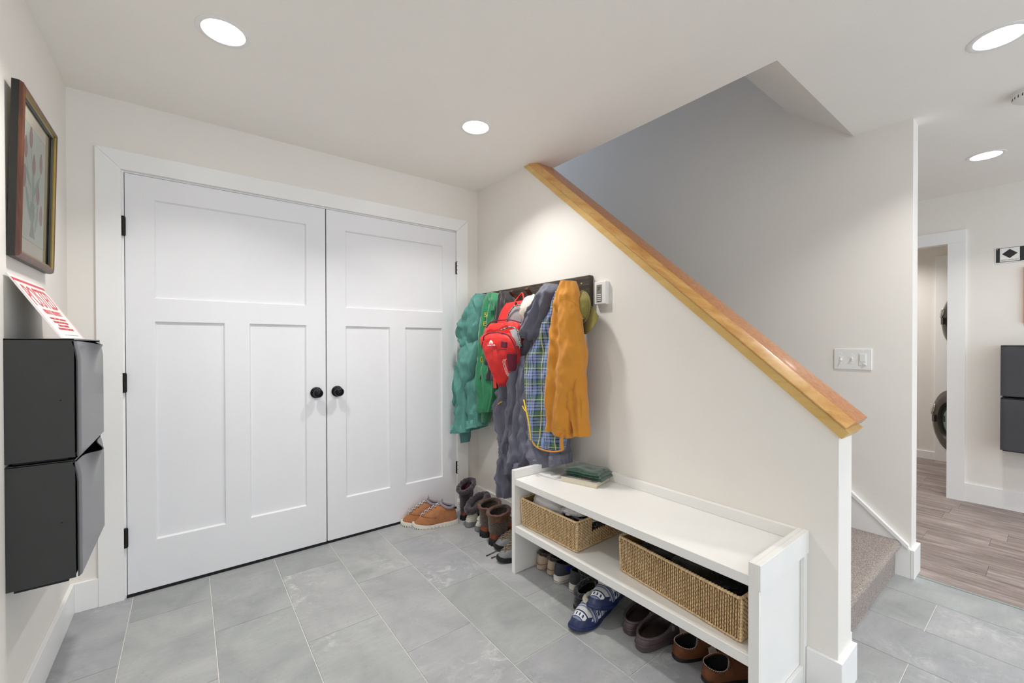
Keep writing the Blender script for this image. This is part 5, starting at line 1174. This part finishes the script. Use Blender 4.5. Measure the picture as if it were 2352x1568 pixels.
# -- tan lace-up ankle boots by the right door leaf
for i, (he, to, lb) in enumerate((((-0.372, -0.118), (-0.640, -0.030), 'tan suede ankle boot with white sole, the one touching the door'), ((-0.318, -0.232), (-0.598, -0.128), 'tan suede ankle boot with white sole, the nearer of the pair by the door'))):
    S, I = shoe('ankle_boot', lb, 'boot', he, to, W=0.105, sole=0.030, hc=0.122, hf=0.148, oc=0.235, ol=0.150, ow=0.32, upper=M_tan, solem=M_wsole, inner=M_tank, collar=M_tank, cr=0.010, toe_h=0.40, group='tan ankle boots', side=1 if i else -1)
    treads(S, I, 0.012, M_wsole, 40, 0.0025); laces(S, I, M_lace, 5)
    bm = BM(); n = I['n']; ring = [I['R'][4][j] + Vector((0, 0, .001)) for j in range(n // 2 - 9, n // 2 + 10)]
    tube(bm, ring, 0.0018, 6); obj('moc_seam', bm, M_brn, S, smooth=True, local=True)
    bm = BM(); hp = [I['R'][k][j] * 1.0 for k, j in ((1, 0), (1, 3), (5, 2), (8, 0), (5, -2), (1, -3))]
    prism(bm, [p + Vector((0, -0.0015, 0)) for p in hp], (0, -0.0015, 0)); obj('heel_patch', bm, M_tank, S, local=True)
    bm = BM(); c = I['top'][n // 2]; prism(bm, [c + Vector((-.022, -.006, -.01)), c + Vector((.022, -.006, -.01)), c + Vector((.016, -.016, .028)), c + Vector((-.016, -.016, .028))], (0, .005, 0)); obj('tongue', bm, M_tank, S, local=True, bevel=.0015)
# -- plum boot with fleece cuff in the corner
S, I = shoe('winter_boot', 'plum and brown leather boot with flared dark fleece cuff in the wall corner', 'boot', (-0.268, -0.215), (-0.03, -0.10), W=0.100, sole=0.030, hc=0.10, hf=0.11, oc=0.26, ol=0.17, ow=0.36, upper=[M_brn, M_purp], solem=M_ksole, inner=M_fur, collar=M_fur, cr=0.017, wob=0.006, seed=2, collar_tex=0.007,
     shaft=[(0.13, 0, 0.0, 0.036, 0.044, 0), (0.165, 0, -0.004, 0.040, 0.047, 0.004), (0.20, 0, -0.012, 0.044, 0.054, 0.014), (0.225, 0.0, -0.016, 0.052, 0.066, 0.026)])
treads(S, I, 0.022, M_ksole, 26, 0.003)
bm = BM(); box(bm, -.012, .012, -.052, -.050, .145, .170); obj('tag', bm, M_wsole, S, local=True, label='white label tag')
for zz in (.06, .085, .108):
    bm = BM(); tube(bm, [Vector((0.045 * math.sin(a), I['L'] * .26 - 0.062 * math.cos(a), zz + .006 * math.sin(3 * a))) for a in [2 * PI * k / 30 for k in range(30)]], .0035, 6, True); obj('strap', bm, M_brn, S, smooth=True, local=True)
# -- low grey-white snow shoes with dark fleece, beside it
S, I = shoe('snow_shoe', 'cream and grey winter shoe with tall dark purple fleece collar', 'shoe', (-0.305, -0.335), (-0.05, -0.29), W=0.098, sole=0.032, hc=0.075, hf=0.10, oc=0.30, ol=0.24, ow=0.38, upper=M_nfl, solem=M_gry, inner=M_fur, collar=M_fur, cr=0.025, wob=0.003, seed=4, collar_tex=0.007,
     shaft=[(0.11, 0, 0.01, 0.046, 0.070, 0.012), (0.140, 0, 0.02, 0.050, 0.082, 0.034)])
S, I = shoe('snow_shoe', 'cream and grey winter shoe half hidden behind the worn brown boots', 'shoe', (-0.285, -0.425), (-0.03, -0.40), W=0.095, sole=0.030, hc=0.07, hf=0.10, oc=0.28, ol=0.2, ow=0.34, upper=M_nfl, solem=M_gry, inner=M_fur, collar=M_nfl, cr=0.010, wob=0.003, seed=6)
# -- worn brown pull-on boots
for he, to, lb, sd in (((-0.300, -0.520), (-0.035, -0.470), 'worn brown leather pull-on boot, the one nearer the wall corner', 8), ((-0.318, -0.648), (-0.050, -0.610), 'worn brown leather pull-on boot, the one nearer the bench', 11)):
    S, I = shoe('pull_on_boot', lb, 'boot', he, to, W=0.128, sole=0.034, hc=0.105, hf=0.125, oc=0.25, ol=0.19, ow=0.42, upper=[M_brn, M_brn2], solem=M_ksole, inner=M_fur2, collar=M_brn, cr=0.0045, wob=0.005, seed=sd, toe_h=.7,
         shaft=[(0.135, 0, 0.0, 0.060, 0.064, 0), (0.165, 0, -0.002, 0.066, 0.070, 0.003), (0.197, 0, -0.004, 0.071, 0.076, 0.010)])
    treads(S, I, 0.022, M_ksole, 28, 0.003)
    bm = BM(); top = I['top']; P = [p * 1.0 + (sum(top, Vector()) / len(top) - p) * .10 + Vector((0, 0, -.006)) for p in top]; tube(bm, P, .010, 8, True)
    for v_ in bm.verts:
        q = v_.co * 70; v_.co += Vector((noise.noise(q), noise.noise(q + Vector((5, 0, 0))), noise.noise(q + Vector((0, 5, 0))))) * .005
    obj('fleece_lining', bm, M_fur2, S, smooth=True, local=True)
    for zz, rr_ in ((.118, .066), (.148, .070), (.174, .074)):
        bm = BM(); tube(bm, [Vector((rr_ * .90 * math.sin(a), I['L'] * .25 - rr_ * 1.04 * math.cos(a), zz + .005 * math.sin(2 * a + zz * 90))) for a in [2 * PI * k / 30 for k in range(30)]], .0022, 6, True); obj('seam', bm, M_brn2, S, smooth=True, local=True)
# -- hiking shoes with trailing laces
for he, to, lb, sd in (((-0.06, -0.735), (-0.335, -0.725), 'grey and olive hiking shoe behind the one with trailing laces', 1), ((-0.12, -0.845), (-0.405, -0.835), 'grey and olive hiking shoe with a brown lace trailing on the tiles', -1)):
    S, I = shoe('hiking_shoe', lb, 'shoe', he, to, W=0.108, sole=0.030, hc=0.085, hf=0.095, oc=0.26, ol=0.17, ow=0.30, upper=[M_olv, M_gry], solem=M_ksole, inner=M_in, collar=M_olv, cr=0.006, toe_h=.7, side=sd, mudguard=(0.012, 1.0), group='hiking shoes')
    laces(S, I, M_tau, 4)
M_blace = simple('brown_lace', '#4a3a2e', 0.8, 0.3, 300)
S = [o for o in C.objects if o.name.startswith('hiking_shoe') and o.parent is None][-1]
ORG[S.name] = S.location.copy()
for pts in ([(-0.324, -0.764, 0.020), (-0.334, -0.733, 0.006), (-0.374, -0.737, 0.004), (-0.418, -0.742, 0.004)], [(-0.367, -0.822, 0.020), (-0.370, -0.797, 0.006), (-0.386, -0.780, 0.004), (-0.408, -0.781, 0.004)]):
    bm = BM(); W_m = S.matrix_basis.inverted(); P = [W_m @ Vector(p) for p in pts]; Q = [catmull(P, k / 12) for k in range(13)]
    tube(bm, Q, [.0024] * 11 + [.0045, .0045], 6); obj('lace', bm, M_blace, S, smooth=True, local=True, label='brown lace trailing on the floor')
# -- under the bench, from left to right
for he, lb in (((-0.268, -1.035), 'beige suede fleece-lined shoe under the bench, the leftmost there'), ((-0.262, -1.112), 'beige suede fleece-lined shoe under the bench, beside the navy pair')):
    S, I = shoe('fleece_lined_shoe', lb, 'shoe', he, (he[0] + .245, he[1] + .012), W=0.088, sole=0.020, hc=0.082, hf=0.082, oc=0.25, ol=0.21, ow=0.40, upper=M_bei, solem=M_bei, inner=M_fur2, collar=M_fur2, cr=0.010, collar_tex=0.006, group='beige shoes')
    bm = BM(); tube(bm, [I['foot'](a, 1.03) + Vector((0, 0, .030)) for a in [-1.3 + 2.6 * k / 20 for k in range(21)]], .0016, 6); obj('seam', bm, M_tau, S, smooth=True, local=True)
for he, lb in (((-0.285, -1.192), 'navy trainer with white sole under the bench, beside the beige shoes'), ((-0.278, -1.298), 'navy trainer with white sole under the bench, half behind a wool slipper')):
    S, I = shoe('trainer', lb, 'shoe', he, (he[0] + .275, he[1] + .02), W=0.100, sole=0.036, hc=0.100, hf=0.092, oc=0.23, ol=0.20, ow=0.36, upper=[M_navy, M_char], solem=M_wsole, inner=M_in, collar=M_char, cr=0.004, mudguard=None, group='navy trainers')
    me = [c for c in S.children if c.name.startswith('upper')][0].data
    for p in me.polygons:
        if p.center.y < 0.055 + 0.02 * math.sin(p.center.z * 60): p.material_index = 1
    bm = BM(); tube(bm, [I['foot'](a, 1.045) + Vector((0, 0, .012)) for a in [2 * PI * k / 40 for k in range(40)]], .0014, 6, True); obj('sole_groove', bm, M_gry, S, smooth=True, local=True)
for he, to, lb, zz in (((-0.245, -1.352), (-0.030, -1.25), 'black speckled wool slipper under the bench, resting against the navy trainer', 0.03), ((-0.365, -1.420), (-0.120, -1.365), 'black speckled wool slipper next to the blue patterned slippers', 0.0)):
    S, I = shoe('slipper', lb, 'slipper', he, to, W=0.110, sole=0.016, hc=0.066, hf=0.080, oc=0.33, ol=0.28, ow=0.40, upper=M_sw, solem=M_ksole, inner=M_in, collar=M_sw, cr=0.012, collar_tex=0.003, z0=zz, group='black wool slippers')
    bm = BM(); prism(bm, [Vector((-.010, .075, .0245)), Vector((.010, .075, .0245)), Vector((.010, .095, .0245)), Vector((-.010, .095, .0245))], (0, 0, .001)); obj('size_label', bm, M_bei, S, local=True, label='pale size label inside')
for he, to, lb, zz, tl in (((-0.205, -1.478), (-0.488, -1.520), 'blue patterned knit slipper with navy toe, the lower one on the tiles', 0.0, None), ((-0.135, -1.500), (-0.412, -1.560), 'blue patterned knit slipper with cream fleece cuff, lying on top of its pair', 0.040, (0.10, 0.06))):
    S, I = shoe('slipper', lb, 'slipper', he, to, W=0.112, sole=0.016, hc=0.070, hf=0.082, oc=0.33, ol=0.28, ow=0.40, upper=[M_isle, M_nav], solem=M_nav, inner=M_nfl, collar=M_nfl, cr=0.014, collar_tex=0.003, z0=zz, toe_h=.72, tilt=tl, mudguard=(0.012, 1.0), group='blue patterned slippers')
    if zz: S.location.z = 0.052
    me = [c for c in S.children if c.name.startswith('upper')][0].data
    for p in me.polygons:
        if p.center.y > I['L'] * (.93 - .12 * (abs(p.center.x) / .05) ** 2): p.material_index = 1
for he, to, lb in (((-0.312, -1.660), (-0.04, -1.665), 'brown rubber clog under the bench, nearer the patterned slippers'), ((-0.352, -1.752), (-0.075, -1.775), 'brown rubber clog with a grey strap rivet, nearest the front edge')):
    S, I = shoe('clog', lb, 'clog', he, to, W=0.112, sole=0.036, hc=0.052, hf=0.098, oc=0.36, ol=0.34, ow=0.46, upper=M_clog, solem=M_clog, inner=M_clogin, collar=M_clog, cr=0.006, toe_h=.75, group='brown clogs')
    bm = BM(); tube(bm, [I['foot'](a, 1.05) + Vector((0, 0, .026)) for a in [2 * PI * k / 40 for k in range(40)]], .0025, 6, True); obj('sole_ridge', bm, M_clog, S, smooth=True, local=True)
    for sg in (-1, 1):
        bm = BM(); c = Vector((sg * .053, I['L'] * .50, .070)); lathe(bm, c, (sg, 0, 0.1), [(0, 0), (.0105, 0), (.0105, .004), (.008, .006), (0, .0065)], 18); obj('rivet', bm, M_gry, S, smooth=30, local=True, label='grey strap rivet')
    bm = BM(); tube(bm, [Vector((.053 * math.cos(a), I['L'] * .50 - .02 + .075 * math.sin(a), .070 - .028 * math.sin(a))) for a in [PI * k / 16 for k in range(17)]], .007, 8); obj('heel_strap', bm, M_clog, S, smooth=True, local=True)
for he, to, lb in (((-0.282, -1.868), (-0.04, -1.955), 'chestnut suede moccasin with tweed gusset under the bench'), ((-0.300, -1.998), (-0.055, -2.085), 'chestnut suede moccasin with tweed gusset, nearest the bench end')):
    S, I = shoe('moccasin', lb, 'slipper', he, to, W=0.102, sole=0.014, hc=0.058, hf=0.078, oc=0.20, ol=0.175, ow=0.40, upper=M_moc, solem=M_ksole, inner=M_in, collar=M_moc, cr=0.0035, toe_h=.7, group='chestnut moccasins')
    bm = BM(); n = I['n']; top = I['top']; c = top[n // 2]
    for sg in (-1, 1):
        j = n // 2 + sg * 9
        q = [top[n // 2 + sg * 5], top[j], top[j] + Vector((-sg * .006, 0, .022)), top[n // 2 + sg * 5] + Vector((-sg * .004, -.01, .028))]
        prism(bm, q, (-sg * .003, 0, 0)); obj('gusset', bm, M_tw, S, local=True); bm = BM()
    bm.free()
    bm = BM(); prism(bm, [c + Vector((-.028, .002, .0)), c + Vector((.028, .002, .0)), c + Vector((.024, -.030, .034)), c + Vector((-.024, -.030, .034))], (0, -.003, .003)); obj('tongue', bm, M_tw, S, local=True, bevel=.001)
    st2 = [top[j] + Vector((0, 0, .0042)) for j in range(-n // 2 + 4, n // 2 - 3)]
    for k in range(0, len(st2) - 1):
        bm = BM(); a, c2 = st2[k], st2[k + 1]; tube(bm, [a + (c2 - a) * .15, a + (c2 - a) * .65], .0011, 5); obj('stitch', bm, M_wht, S, local=True)
for o in list(C.objects):
    if '_L' in o.keys(): del o['_L']
